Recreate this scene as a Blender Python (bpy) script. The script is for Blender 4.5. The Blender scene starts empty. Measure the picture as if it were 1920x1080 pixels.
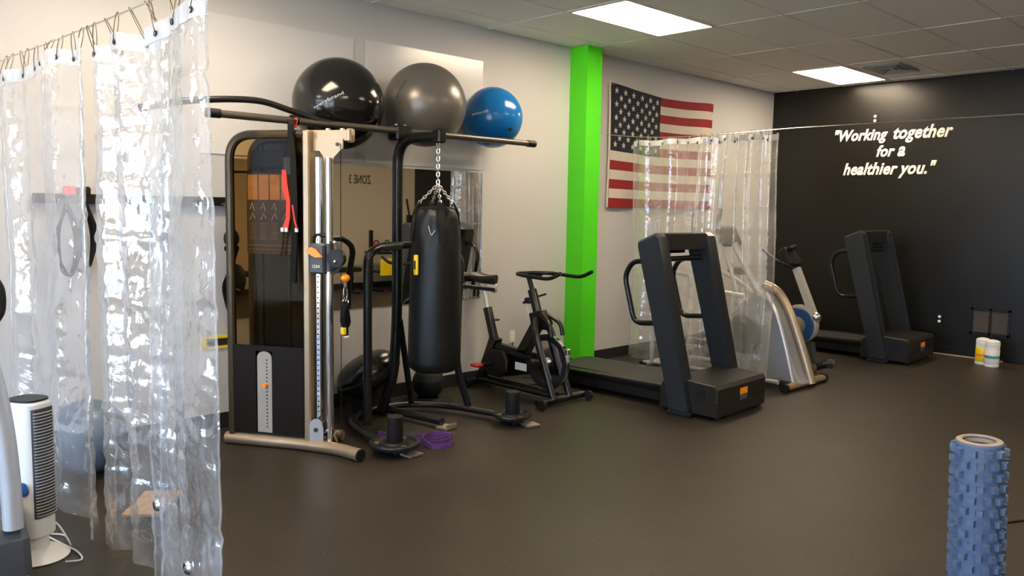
import bpy, math, random
from mathutils import Vector, Matrix, noise
random.seed(7)
PI = math.pi
sc = bpy.context.scene
C = sc.collection

# ------------------------------------------------------------ camera
cam_d = bpy.data.cameras.new('camera'); cam = bpy.data.objects.new('camera', cam_d); C.objects.link(cam)
yaw, pitch, roll = 0.80418603, 0.09771798, 0.01794809
f = Vector((math.cos(yaw)*math.cos(pitch), math.sin(yaw)*math.cos(pitch), -math.sin(pitch)))
r = Vector((math.sin(yaw), -math.cos(yaw), 0)); u = r.cross(f)
r2 = r*math.cos(roll)+u*math.sin(roll); u2 = -r*math.sin(roll)+u*math.cos(roll)
cam.matrix_world = Matrix(((r2.x, u2.x, -f.x, 0), (r2.y, u2.y, -f.y, 0), (r2.z, u2.z, -f.z, 1.60122594), (0, 0, 0, 1)))
cam_d.sensor_width = 36; cam_d.lens = 36*1515.49/1920; cam_d.clip_start = .05
sc.camera = cam

# ------------------------------------------------------------ world, exposure
w = bpy.data.worlds.new('world'); sc.world = w; w.use_nodes = True
bg = w.node_tree.nodes['Background']
bg.inputs[0].default_value = (.46, .68, 1.0, 1); bg.inputs[1].default_value = 10
LAMP = 23.0
LAMP_COL = (1.0, .80, .58)
sc.view_settings.view_transform = 'Standard'; sc.view_settings.look = 'None'
sc.view_settings.gamma = 1; sc.view_settings.use_curve_mapping = False
sc.view_settings.exposure = 0.52
sc.cycles.transparent_max_bounces = 32
sc.cycles.max_bounces = 10
sc.cycles.sample_clamp_indirect = 6

bounce_sun_d = bpy.data.lights.new('sun', 'SUN'); bounce_sun_d.energy = 75; bounce_sun_d.angle = .01; bounce_sun_d.color = (1, .95, .88)  # added to light the outdoor slab, whose bounce brightens the ceiling
bounce_sun = bpy.data.objects.new('sun', bounce_sun_d); C.objects.link(bounce_sun); bounce_sun.rotation_euler = Vector((.36, -.22, -.90)).to_track_quat('-Z', 'Y').to_euler(); bounce_sun.location = (-8, 4, 9)
WY, BX, H = 5.524, 10.116, 3.195       # long wall, black wall, ceiling height
RX, RY = -3.4, -2.4                    # window wall, opposite wall

def portal(y0, y1, z0, z1):
    l = bpy.data.lights.new('window_portal', 'AREA'); l.shape = 'RECTANGLE'; l.size = z1-z0; l.size_y = y1-y0
    l.cycles.is_portal = True
    o = bpy.data.objects.new('window_portal', l); C.objects.link(o)
    o.location = (RX-.06, (y0+y1)/2, (z0+z1)/2); o.rotation_euler = (0, -PI/2, 0)
WINS = [(-2.0, 0.1), (.25, 2.35), (2.5, 4.9)]
for a, b in WINS: portal(a, b, .25, 2.75)

# ------------------------------------------------------------ materials
MATS = {}
def lin(c):
    return tuple(((v/255)/12.92 if v/255 <= .04045 else ((v/255+.055)/1.055)**2.4) for v in c)
def mat(name, col, rough=.5, metal=0, spec=.5, var=0, vscale=20, bump=0, bscale=80, emit=0, coat=0):
    if name in MATS: return MATS[name]
    m = bpy.data.materials.new(name); m.use_nodes = True; nt = m.node_tree; n = nt.nodes
    p = n['Principled BSDF']
    p.inputs['Base Color'].default_value = (*col, 1); p.inputs['Roughness'].default_value = rough
    p.inputs['Metallic'].default_value = metal; p.inputs['Specular IOR Level'].default_value = spec
    p.inputs['Coat Weight'].default_value = coat
    tc = n.new('ShaderNodeTexCoord')
    no = n.new('ShaderNodeTexNoise'); no.inputs['Scale'].default_value = vscale; no.inputs['Detail'].default_value = 4
    nt.links.new(tc.outputs['Object'], no.inputs['Vector'])
    va = var or .06
    mx = n.new('ShaderNodeMix'); mx.data_type = 'RGBA'
    mx.inputs[6].default_value = (*[c*(1-va) for c in col], 1); mx.inputs[7].default_value = (*[min(1, c*(1+va)) for c in col], 1)
    nt.links.new(no.outputs['Fac'], mx.inputs[0]); nt.links.new(mx.outputs[2], p.inputs['Base Color'])
    if bump:
        nb = n.new('ShaderNodeTexNoise'); nb.inputs['Scale'].default_value = bscale; nb.inputs['Detail'].default_value = 3
        nt.links.new(tc.outputs['Object'], nb.inputs['Vector'])
        b = n.new('ShaderNodeBump'); b.inputs['Strength'].default_value = bump; b.inputs['Distance'].default_value = .01
        nt.links.new(nb.outputs['Fac'], b.inputs['Height']); nt.links.new(b.outputs['Normal'], p.inputs['Normal'])
    if emit:
        p.inputs['Emission Color'].default_value = (*col, 1); p.inputs['Emission Strength'].default_value = emit
    MATS[name] = m; return m

M_wall = mat('white_wall_paint', (.50, .495, .49), .55, var=.02, vscale=3, bump=.05, bscale=150)
M_black_wall = mat('black_wall_paint', (.0075, .0066, .005), .32, spec=.35, var=.15, vscale=2, bump=.04, bscale=120)
M_tan = mat('tan_wall_paint', (.46, .38, .26), .6, var=.03, vscale=3)
M_ceil = mat('ceiling_tile', (.82, .78, .72), .85, var=.05, vscale=60, bump=.1, bscale=200)
M_grid = mat('ceiling_grid', (.76, .72, .665), .8)
M_base = mat('black_rubber_base', (.012, .012, .012), .5)
M_green = mat('lime_green_paint', (.065, .60, .002), .5, var=.02)
M_trim = mat('pale_trim', (.42, .33, .22), .5)
M_black = mat('black_steel', (.005, .005, .005), .30, spec=.4, coat=.1)
M_blackp = mat('black_plastic', (.007, .0068, .0065), .45, spec=.3)
M_blackr = mat('black_rubber', (.007, .007, .007), .6, spec=.3, bump=.1)
M_gun = mat('gunmetal_paint', (.028, .028, .03), .28, metal=.6)
M_vinyl = mat('black_vinyl', (.005, .006, .0065), .42, spec=.35, bump=.25, bscale=9)
M_chrome = mat('chrome', (.8, .8, .82), .10, metal=1)
M_zinc = mat('zinc_steel', (.75, .74, .70), .28, metal=1, bump=.1)
M_champ = mat('champagne_metal', (.38, .29, .19), .36, metal=.6)
M_bronze = mat('dark_bronze', (.050, .036, .018), .30, metal=.3)
M_brass = mat('aged_steel_ring', (.22, .17, .11), .3, metal=.8)
M_silver = mat('silver_paint', (.52, .52, .54), .32, metal=.5)
M_white = mat('white_plastic', (.75, .74, .72), .4)
M_whitep = mat('white_print', (.85, .84, .80), .6)
M_orange = mat('orange_plastic', (.95, .28, .01), .35)
M_yellow = mat('yellow_plastic', (.85, .60, .01), .4)
M_red = mat('red_plastic', (.55, .02, .015), .45)
M_redw = mat('red_webbing', (.60, .03, .02), .7)
M_web = mat('black_webbing', (.006, .006, .006), .8, spec=.2)
M_purple = mat('purple_latex', (.10, .035, .17), .45)
M_blue_ball = mat('blue_vinyl', (.003, .125, .38), .18, var=.03)
M_grey_ball = mat('grey_vinyl', (.17, .155, .135), .30, metal=.35, var=.05)
M_black_ball = mat('black_ball_vinyl', (.006, .006, .0065), .14, var=.1)
M_roller = mat('blue_foam', (.060, .095, .17), .6, bump=.1)
M_roller_in = mat('pale_foam_end', (.30, .25, .19), .8)
M_diamond = mat('diamond_plate', (.45, .38, .30), .4, metal=.7, bump=1, bscale=60)
M_dkgrey = mat('dark_grey_plastic', (.045, .048, .055), .4)
M_slate = mat('slate_vinyl', (.10, .15, .22), .4)
M_belt = mat('treadmill_belt', (.022, .021, .019), .6, bump=.1, bscale=200)
M_tred = mat('treadmill_charcoal', (.015, .0130, .0105), .38, spec=.35, bump=.05)
M_blue = mat('blue_plastic', (.01, .07, .22), .35)
M_flag_red = mat('flag_red_cloth', (.24, .004, .008), .8, bump=.1, bscale=400)
M_flag_white = mat('flag_white_cloth', (.56, .51, .44), .8, bump=.1, bscale=400)
M_flag_blue = mat('flag_navy_cloth', (.004, .007, .020), .8, bump=.1, bscale=400)
M_text = mat('cream_lettering', (.90, .84, .70), .5)
M_textg = mat('grey_lettering', (.35, .35, .36), .5)
M_textd = mat('dark_lettering', (.02, .02, .02), .6)
M_skin = mat('placard_photo_print', (.85, .52, .28), .5, var=.5, vscale=14)
M_placard = mat('dark_placard_print', (.085, .085, .10), .5)
M_brown = mat('brown_grille', (.05, .038, .026), .5)
M_mat_t = mat('wood_tan', (.35, .22, .12), .6)
M_teal = mat('teal_label', (.05, .28, .25), .5)
M_outlet = mat('outlet_white', (.85, .84, .80), .4)
M_lamp = mat('lamp_diffuser', LAMP_COL, .5, emit=LAMP)

def floor_material():
    m = bpy.data.materials.new('speckled_rubber_floor'); m.use_nodes = True; nt = m.node_tree; n = nt.nodes; L = nt.links
    p = n['Principled BSDF']; tc = n.new('ShaderNodeTexCoord')
    v = n.new('ShaderNodeTexVoronoi'); v.inputs['Scale'].default_value = 38; L.new(tc.outputs['Object'], v.inputs['Vector'])
    cr = n.new('ShaderNodeValToRGB'); cr.color_ramp.elements[0].position = .05; cr.color_ramp.elements[0].color = (1, 1, 1, 1)
    cr.color_ramp.elements[1].position = .13; cr.color_ramp.elements[1].color = (0, 0, 0, 1); L.new(v.outputs['Distance'], cr.inputs[0])
    wn = n.new('ShaderNodeSeparateColor'); L.new(v.outputs['Color'], wn.inputs[0])
    gt = n.new('ShaderNodeMath'); gt.operation = 'GREATER_THAN'; gt.inputs[1].default_value = .62; L.new(wn.outputs[0], gt.inputs[0])
    mu = n.new('ShaderNodeMath'); mu.operation = 'MULTIPLY'; L.new(cr.outputs[0], mu.inputs[0]); L.new(gt.outputs[0], mu.inputs[1])
    no = n.new('ShaderNodeTexNoise'); no.inputs['Scale'].default_value = 2.5; no.inputs['Detail'].default_value = 6; L.new(tc.outputs['Object'], no.inputs['Vector'])
    mx = n.new('ShaderNodeMix'); mx.data_type = 'RGBA'; mx.inputs[6].default_value = (.019, .0155, .0105, 1); mx.inputs[7].default_value = (.032, .0255, .0165, 1); L.new(no.outputs['Fac'], mx.inputs[0])
    m2 = n.new('ShaderNodeMix'); m2.data_type = 'RGBA'; m2.inputs[7].default_value = (.22, .17, .10, 1); L.new(mx.outputs[2], m2.inputs[6]); L.new(mu.outputs[0], m2.inputs[0])
    L.new(m2.outputs[2], p.inputs['Base Color']); p.inputs['Roughness'].default_value = .48; p.inputs['Specular IOR Level'].default_value = .35
    nb = n.new('ShaderNodeTexNoise'); nb.inputs['Scale'].default_value = 90; nb.inputs['Detail'].default_value = 3; L.new(tc.outputs['Object'], nb.inputs['Vector'])
    b = n.new('ShaderNodeBump'); b.inputs['Strength'].default_value = .35; b.inputs['Distance'].default_value = .004
    L.new(nb.outputs['Fac'], b.inputs['Height']); L.new(b.outputs['Normal'], p.inputs['Normal'])
    return m
M_floor = floor_material()

def clear_material(name, tint, milky, rough, milkcol=(.9, .9, .92), bump=.6, bscale=9, ior=1.5, gl=1.0):
    """thin clear sheet: mostly see-through, mirror-like sheen, a little milky scatter"""
    m = bpy.data.materials.new(name); m.use_nodes = True; nt = m.node_tree; n = nt.nodes; L = nt.links
    for x in list(n):
        if x.type != 'OUTPUT_MATERIAL': n.remove(x)
    out = [x for x in n if x.type == 'OUTPUT_MATERIAL'][0]
    tr = n.new('ShaderNodeBsdfTransparent'); tr.inputs[0].default_value = (*tint, 1)
    df = n.new('ShaderNodeBsdfDiffuse'); df.inputs[0].default_value = (*milkcol, 1)
    tl = n.new('ShaderNodeBsdfTranslucent'); tl.inputs[0].default_value = (*milkcol, 1)
    mk = n.new('ShaderNodeMixShader'); mk.inputs[0].default_value = .5; L.new(df.outputs[0], mk.inputs[1]); L.new(tl.outputs[0], mk.inputs[2])
    body = n.new('ShaderNodeMixShader'); L.new(tr.outputs[0], body.inputs[1]); L.new(mk.outputs[0], body.inputs[2])
    tc = n.new('ShaderNodeTexCoord')
    if milky:
        no = n.new('ShaderNodeTexNoise'); no.inputs['Scale'].default_value = 3.5; no.inputs['Detail'].default_value = 5; L.new(tc.outputs['Object'], no.inputs['Vector'])
        mr = n.new('ShaderNodeMapRange'); mr.inputs[1].default_value = .3; mr.inputs[2].default_value = .7
        mr.inputs[3].default_value = milky*.45; mr.inputs[4].default_value = milky*1.5; L.new(no.outputs['Fac'], mr.inputs[0]); L.new(mr.outputs[0], body.inputs[0])
    else: body.inputs[0].default_value = 0
    gs = n.new('ShaderNodeBsdfGlossy'); gs.inputs['Roughness'].default_value = rough; gs.inputs[0].default_value = (gl, gl, gl, 1)
    lw = n.new('ShaderNodeLayerWeight'); lw.inputs[0].default_value = .5
    pw = n.new('ShaderNodeMath'); pw.operation = 'POWER'; pw.inputs[1].default_value = 4.0; L.new(lw.outputs['Facing'], pw.inputs[0])
    fr = n.new('ShaderNodeMapRange'); f0 = 2*((ior-1)/(ior+1))**2; fr.inputs[3].default_value = f0; fr.inputs[4].default_value = .75; L.new(pw.outputs[0], fr.inputs[0])
    fin = n.new('ShaderNodeMixShader'); L.new(body.outputs[0], fin.inputs[1]); L.new(gs.outputs[0], fin.inputs[2]); L.new(fr.outputs[0], fin.inputs[0])
    if bump:
        nb = n.new('ShaderNodeTexNoise'); nb.inputs['Scale'].default_value = bscale; nb.inputs['Detail'].default_value = 5; nb.inputs['Distortion'].default_value = 1.2
        L.new(tc.outputs['Object'], nb.inputs['Vector'])
        b = n.new('ShaderNodeBump'); b.inputs['Strength'].default_value = bump; b.inputs['Distance'].default_value = .02
        L.new(nb.outputs['Fac'], b.inputs['Height']); L.new(b.outputs['Normal'], gs.inputs['Normal']); L.new(b.outputs['Normal'], lw.inputs['Normal'])
    L.new(fin.outputs[0], out.inputs[0]); MATS[name] = m; return m
M_pvc = clear_material('clear_vinyl', (.93, .945, .965), .18, .08, ior=1.9, bump=.55, bscale=5)
M_pvc2 = clear_material('clear_vinyl_far', (.94, .94, .93), .22, .10, milkcol=(.95, .90, .82), ior=1.75, bump=.5, bscale=6)
M_hem = clear_material('milky_vinyl_hem', (.9, .9, .9), .62, .3, bump=0)
M_smoke = clear_material('smoked_acrylic', (.74, .62, .42), .0, .05, bump=0, ior=1.25, gl=.18)
M_glass = clear_material('window_glass', (.97, .98, .98), .0, .01, bump=0)

def panel_material():
    m = bpy.data.materials.new('glossy_white_board'); m.use_nodes = True; p = m.node_tree.nodes['Principled BSDF']
    p.inputs['Base Color'].default_value = (.62, .62, .62, 1); p.inputs['Roughness'].default_value = .22; p.inputs['Specular IOR Level'].default_value = .7
    return m
M_board = panel_material()
M_mirror = bpy.data.materials.new('mirror_glass'); M_mirror.use_nodes = True
_p = M_mirror.node_tree.nodes['Principled BSDF']; _p.inputs['Metallic'].default_value = 1; _p.inputs['Roughness'].default_value = .012
_p.inputs['Base Color'].default_value = (.80, .79, .76, 1)

# ------------------------------------------------------------ mesh builder
class MB:
    def __init__(s): s.v = []; s.f = []
    def add(s, vs, fs, M=None):
        o = len(s.v)
        s.v += [tuple(M @ Vector(v)) if M is not None else tuple(v) for v in vs]
        s.f += [tuple(i+o for i in q) for q in fs]; return s
    def box(s, a, b, M=None, bev=0):
        x0, y0, z0 = a; x1, y1, z1 = b
        if bev:
            return s.prism([(x0+bev, y0), (x1-bev, y0), (x1, y0+bev), (x1, y1-bev), (x1-bev, y1), (x0+bev, y1), (x0, y1-bev), (x0, y0+bev)], z0, z1, M=M, bev=min(bev, (z1-z0)/3))
        vs = [(x0, y0, z0), (x1, y0, z0), (x1, y1, z0), (x0, y1, z0), (x0, y0, z1), (x1, y0, z1), (x1, y1, z1), (x0, y1, z1)]
        return s.add(vs, [(3, 2, 1, 0), (4, 5, 6, 7), (0, 1, 5, 4), (1, 2, 6, 5), (2, 3, 7, 6), (3, 0, 4, 7)], M)
    def prism(s, poly, z0, z1, M=None, bev=0):
        """polygon in xy (ccw) extruded in z, optional chamfer"""
        n = len(poly); cx = sum(p[0] for p in poly)/n; cy = sum(p[1] for p in poly)/n
        def ring(z, k):
            out = []
            for x, y in poly:
                d = math.hypot(x-cx, y-cy) or 1; out.append((x-(x-cx)/d*k, y-(y-cy)/d*k, z))
            return out
        if bev: rs = [ring(z0, bev), ring(z0+bev, 0), ring(z1-bev, 0), ring(z1, bev)]
        else: rs = [ring(z0, 0), ring(z1, 0)]
        vs = [v for q in rs for v in q]; fs = [tuple(reversed(range(n)))]
        for k in range(len(rs)-1):
            for i in range(n): fs.append((k*n+i, k*n+(i+1) % n, (k+1)*n+(i+1) % n, (k+1)*n+i))
        fs.append(tuple((len(rs)-1)*n+i for i in range(n)))
        return s.add(vs, fs, M)
    def prism_x(s, poly, x0, x1, bev=0, M=None):
        """polygon in (y,z) extruded along x"""
        R = Matrix(((0, 0, 1, 0), (1, 0, 0, 0), (0, 1, 0, 0), (0, 0, 0, 1)))
        return s.prism(poly, x0, x1, M=(M @ R if M is not None else R), bev=bev)
    def prism_y(s, poly, y0, y1, bev=0, M=None):
        """polygon in (x,z) extruded along y"""
        R = Matrix(((1, 0, 0, 0), (0, 0, -1, y1), (0, 1, 0, 0), (0, 0, 0, 1)))
        return s.prism(poly, 0, y1-y0, M=(M @ R if M is not None else R), bev=bev)
    def tube(s, pts, rad, n=12, cap=True, closed=False, sq=None):
        P = [Vector(p) for p in pts]; m = len(P); rs = rad if isinstance(rad, (list, tuple)) else [rad]*m
        T = []
        for i in range(m):
            if closed: t = P[(i+1) % m]-P[i-1]
            else: t = P[min(i+1, m-1)]-P[max(i-1, 0)]
            T.append(t.normalized())
        up = Vector((0, 0, 1)) if abs(T[0].z) < .9 else Vector((0, 1, 0))
        a = (up-T[0]*up.dot(T[0])).normalized(); vs = []
        for i in range(m):
            a = (a-T[i]*a.dot(T[i])).normalized(); b = T[i].cross(a)
            for k in range(n):
                t = 2*PI*k/n
                ca, sa = math.cos(t), math.sin(t)
                if sq: ca *= sq[0]; sa *= sq[1]
                vs.append(tuple(P[i]+a*rs[i]*ca+b*rs[i]*sa))
        fs = []
        for i in range(m if closed else m-1):
            j = (i+1) % m
            for k in range(n): fs.append((i*n+k, i*n+(k+1) % n, j*n+(k+1) % n, j*n+k))
        if cap and not closed: fs += [tuple(reversed(range(n))), tuple((m-1)*n+k for k in range(n))]
        return s.add(vs, fs)
    def cyl(s, a, b, rad, n=20, r2=None):
        return s.tube([a, b], [rad, rad if r2 is None else r2], n)
    def lathe(s, prof, n=32, M=None, closed=False):
        """profile of (radius, z)"""
        vs = []; fs = []; m = len(prof)
        for rr, z in prof:
            for k in range(n): vs.append((rr*math.cos(2*PI*k/n), rr*math.sin(2*PI*k/n), z))
        for i in range(m if closed else m-1):
            j = (i+1) % m
            for k in range(n): fs.append((i*n+k, i*n+(k+1) % n, j*n+(k+1) % n, j*n+k))
        if not closed: fs += [tuple(reversed(range(n))), tuple((m-1)*n+k for k in range(n))]
        return s.add(vs, fs, M)
    def sphere(s, c, rad, n=32, m=16, sc3=(1, 1, 1)):
        prof = [(max(1e-4, math.sin(PI*i/m))*rad, -math.cos(PI*i/m)*rad) for i in range(m+1)]
        M = Matrix.Translation(c) @ Matrix.Diagonal((*sc3, 1)); return s.lathe(prof, n, M)
    def ribbon(s, pts, width, side, thick=.002):
        P = [Vector(p) for p in pts]; sd = Vector(side).normalized(); vs = []; fs = []
        for i, p in enumerate(P):
            t = (P[min(i+1, len(P)-1)]-P[max(i-1, 0)]).normalized(); nn = t.cross(sd).normalized()*thick
            for q in (-1, 1):
                vs += [tuple(p+sd*width/2*q+nn), tuple(p+sd*width/2*q-nn)]
        for i in range(len(P)-1):
            a = i*4; b = a+4
            fs += [(a, a+2, b+2, b), (a+1, b+1, b+3, a+3), (a, b, b+1, a+1), (a+2, a+3, b+3, b+2)]
        e = (len(P)-1)*4; fs += [(0, 1, 3, 2), (e, e+2, e+3, e+1)]
        return s.add(vs, fs)
    def mesh(s, name, m, smooth=True, ang=35):
        me = bpy.data.meshes.new(name); me.from_pydata(s.v, [], s.f); me.update()
        if smooth:
            me.polygons.foreach_set('use_smooth', [True]*len(me.polygons)); me.set_sharp_from_angle(angle=math.radians(ang))
        if m: me.materials.append(m)
        return me
    def build(s, name, m, parent=None, **k):
        o = bpy.data.objects.new(name, s.mesh(name, m, **k)); C.objects.link(o)
        if parent is not None: o.parent = parent
        return o

def fillet(pts, rad, n=6):
    P = [Vector(p) for p in pts]; out = [P[0]]
    for i in range(1, len(P)-1):
        a, b, c = P[i-1], P[i], P[i+1]; rr = rad[i-1] if isinstance(rad, (list, tuple)) else rad
        d1 = (a-b); d2 = (c-b); k = min(rr, d1.length*.48, d2.length*.48)
        s = b+d1.normalized()*k; e = b+d2.normalized()*k
        for j in range(n+1):
            t = j/n; out.append(s*(1-t)**2+b*2*t*(1-t)+e*t*t)
    out.append(P[-1]); return out
def smooth_path(pts, n=8):
    pts = [Vector(p) for p in pts]
    P = [Vector(p) for p in pts]; P = [P[0]*2-P[1]]+P+[P[-1]*2-P[-2]]; out = []
    for i in range(1, len(P)-2):
        p0, p1, p2, p3 = P[i-1:i+3]
        for j in range(n):
            t = j/n
            out.append(.5*((2*p1)+(-p0+p2)*t+(2*p0-5*p1+4*p2-p3)*t*t+(-p0+3*p1-3*p2+p3)*t**3))
    out.append(P[-2]); return out

def thing(name, label, cat, loc=(0, 0, 0), rz=0, group=None):
    o = bpy.data.objects.new(name, None); C.objects.link(o); o.location = loc; o.rotation_euler = (0, 0, rz)
    o.empty_display_size = .1; o['label'] = label; o['category'] = cat
    if group: o['group'] = group
    return o
def tag(o, label, cat, group=None):
    o['label'] = label; o['category'] = cat
    if group: o['group'] = group
    return o
def struct(name, mb, m, parent=None, **k):
    o = mb.build(name, m, parent, **k)
    if parent is None: o['kind'] = 'structure'
    return o
def copy_tree(o, parent=None):
    c = o.copy(); C.objects.link(c)
    if parent is not None: c.parent = parent; c.matrix_parent_inverse = o.matrix_parent_inverse.copy()
    for ch in [x for x in bpy.data.objects if x.parent == o]: copy_tree(ch, c)
    return c
def text_mesh(name, body, width, m, thick=.004, bold=0, shear=0, height=None, tall=1.0):
    cu = bpy.data.curves.new(name, 'FONT'); cu.body = body; cu.size = 1; cu.shear = shear; cu.bevel_depth = bold; cu.bevel_resolution = 0; cu.extrude = .01; cu.space_character = 1.0+bold*1.5; cu.resolution_u = 3
    o = bpy.data.objects.new(name, cu); C.objects.link(o)
    dg = bpy.context.evaluated_depsgraph_get(); dg.update()
    me = bpy.data.meshes.new_from_object(o.evaluated_get(dg)); bpy.data.objects.remove(o)
    xs = [v.co.x for v in me.vertices]; ys = [v.co.y for v in me.vertices]; x0, x1, y0, y1 = min(xs), max(xs), min(ys), max(ys)
    k = width/(x1-x0); ky = (height/(y1-y0)) if height else k
    for v in me.vertices:
        v.co.x = (v.co.x-(x0+x1)/2)*k; v.co.y = v.co.y*ky*tall if not height else (v.co.y-y0)*ky; v.co.z = max(0, min(1, (v.co.z+.01)/.02))*thick
    me.materials.clear(); me.materials.append(m); me.name = name
    return me
def place_mesh(name, me, M, parent=None):
    o = bpy.data.objects.new(name, me); C.objects.link(o); o.matrix_world = M
    if parent is not None: o.parent = parent
    return o
def basis(X, Y, Z, T):
    X, Y, Z = Vector(X), Vector(Y), Vector(Z)
    return Matrix(((X.x, Y.x, Z.x, T[0]), (X.y, Y.y, Z.y, T[1]), (X.z, Y.z, Z.z, T[2]), (0, 0, 0, 1)))

# ------------------------------------------------------------ the room
struct('floor', MB().box((RX-.2, RY-.2, -.12), (BX+.2, WY+.2, 0)), M_floor)
struct('wall_left', MB().box((RX-.2, WY, 0), (BX+.2, WY+.16, H+.2)), M_wall)
struct('wall_far', MB().box((BX, RY-.2, 0), (BX+.16, WY, H+.2)), M_black_wall)
struct('wall_right', MB().box((RX-.2, RY-.16, 0), (BX, RY, H+.2)), M_tan)
wb = MB()
ys = [RY]+[v for p in WINS for v in p]+[WY]
for i in range(0, len(ys), 2): wb.box((RX-.16, ys[i], 0), (RX, ys[i+1], H+.2))
for a, b in WINS: wb.box((RX-.16, a, 0), (RX, b, .25)); wb.box((RX-.16, a, 2.75), (RX, b, H+.2))
struct('wall_front', wb, M_wall)
for i, (a, b) in enumerate(WINS):
    fr = MB(); m_ = (a+b)/2
    for y0, y1, z0, z1 in ((a, a+.05, .25, 2.75), (b-.05, b, .25, 2.75), (a, b, .25, .30), (a, b, 2.70, 2.75), (m_-.02, m_+.02, .3, 2.7)): fr.box((RX-.12, y0, z0), (RX-.04, y1, z1))
    wo = struct('window_%d' % (i+1), fr, M_black)
    MB().box((RX-.085, a+.05, .3), (RX-.08, b-.05, 2.7)).build('pane', M_glass, wo)
struct('baseboard_left', MB().box((RX, WY-.012, 0), (6.07, WY, .11)).box((6.29, WY-.012, 0), (BX, WY, .11)), M_base)
struct('baseboard_far', MB().box((BX-.012, RY, 0.012), (BX, WY, .10)), M_black_wall)
struct('baseboard_right', MB().box((RX, RY, 0), (BX, RY+.012, .11)), M_base)
struct('trim_1', MB().box((BX-.02, 2.6, 0), (BX, 4.2, .012)), M_trim)
pil = struct('trim_2', MB().box((6.07, 5.30, .10), (6.29, WY, H), bev=0), M_green)
MB().box((6.062, 5.292, 0), (6.298, WY, .10)).build('pillar_base', M_base, pil)

struct('ground', MB().box((-30, -20, -.2), (RX-.2, 24, -.10)), mat('pale_pavement', (.45, .42, .37), .9, bump=.2))  # unseen outdoor slab, added to throw warm sunlight up onto the ceiling
# ceiling: slab, grid and lift-out tiles
ceil = struct('ceiling', MB().box((RX-.2, RY-.2, H+.03), (BX+.2, WY+.2, H+.2)), M_ceil)
TX, TY, X0, Y0 = 1.24, .62, 4.97, 3.96
gx = [X0+TX*k for k in range(-8, 6) if RX < X0+TX*k < BX]; gy = [Y0+TY*k for k in range(-12, 4) if RY < Y0+TY*k < WY]
g = MB()
for x in gx: g.box((x-.011, RY, H), (x+.011, WY, H+.028))
for y in gy: g.box((RX, y-.011, H+.0006), (BX, y+.011, H+.0286))
g.build('ceiling_grid', M_grid, ceil)
LAMPS = [(4.97, 3.96), (8.69, 3.96), (1.25, 3.96), (4.97, .24), (8.69, .24), (1.25, .24), (-2.47, .24), (-2.47, 3.96)]
VENT = (8.69, 3.34)
ex = [RX]+gx+[BX]; ey = [RY]+gy+[WY]; tile_cache = {}
for i in range(len(ex)-1):
    for j in range(len(ey)-1):
        x0, x1, y0, y1 = ex[i], ex[i+1], ey[j], ey[j+1]
        if any(abs(x0-a) < .02 and abs(y0-b) < .02 for a, b in LAMPS+[VENT]): continue
        key = (round(x1-x0, 3), round(y1-y0, 3))
        if key not in tile_cache:
            w_, d_ = x1-x0-.024, y1-y0-.024
            tile_cache[key] = MB().box((-w_/2, -d_/2, 0), (w_/2, d_/2, .02), bev=.004).mesh('ceiling_tile', M_ceil)
        t = bpy.data.objects.new('ceiling_tile', tile_cache[key]); C.objects.link(t); t.parent = ceil
        t.location = ((x0+x1)/2, (y0+y1)/2, H+.004+random.uniform(-.002, .002)); t.rotation_euler = (random.uniform(-.002, .002), random.uniform(-.001, .001), 0)

LN = ['nearest the green pillar, brighter and larger of the two in view', 'close to the black wall beside the air vent', 'above the near vinyl curtain', 'over the open floor opposite the flag', 'over the open floor by the black wall', 'over the front floor near the camera', 'over the front windows near the opposite wall', 'over the front windows near the white wall']
for (x, y), ln in zip(LAMPS, LN):
    t = thing('ceiling_light', 'recessed ceiling light '+ln, 'ceiling light', (x+TX/2, y+TY/2, H), 0)
    a, b = TX/2-.014, TY/2-.014
    fm = MB()
    for q in ((-a, -b, a, -b+.016), (-a, b-.016, a, b), (-a, -b, -a+.016, b), (a-.016, -b, a, b)): fm.box((q[0], q[1], -.003), (q[2], q[3], .025))
    fm.build('light_frame', M_grid, t)
    MB().box((-a+.014, -b+.014, .002), (a-.014, b-.014, .022)).build('diffuser', M_lamp, t)
# vent
t = thing('ceiling_vent', 'square metal air vent with stepped louvres in the ceiling by the far light', 'air vent', (VENT[0]+.50, VENT[1]+TY/2, H-.004))
MB().box((-.47, -.29, .012), (.72, .29, .022)).build('vent_plate', M_ceil, t)
for k, s in enumerate((.28, .225, .17, .115, .06)):
    z = -.012+.004*(k % 2)
    MB().lathe([((s-.022)*1.3, z+.016), (s*1.3, z), (s*1.3+.01, z+.005), ((s-.012)*1.3, z+.024)], 4, Matrix.Diagonal((1.1, .74, 1, 1)) @ Matrix.Rotation(PI/4, 4, 'Z'), closed=True).build('louvre', M_silver, t, smooth=False)

# ------------------------------------------------------------ things on the white wall
mi = MB().box((2.56, WY-.008, .78), (4.915, WY-.0005, 1.92)).build('wall_mirror', M_mirror)
tag(mi, 'large frameless wall mirror behind the punching bag', 'mirror')
for k, (x, z) in enumerate(((3.3, .775), (4.4, .775), (3.3, 1.921), (4.4, 1.921))):
    MB().box((x-.015, WY-.012, z-.008), (x+.015, WY-.0005, z+.008)).build('mirror_clip', M_chrome, mi)
tag(MB().box((3.67, WY-.01, 1.945), (4.905, WY-.0005, 2.905)).build('wall_board', M_board), 'glossy white board above the mirror, right one behind the grey ball', 'wall board')
tag(MB().box((2.33, WY-.01, 1.945), (3.555, WY-.0005, 2.895)).build('wall_board', M_board), 'glossy white board above the mirror, left one behind the black ball', 'wall board')

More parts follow.
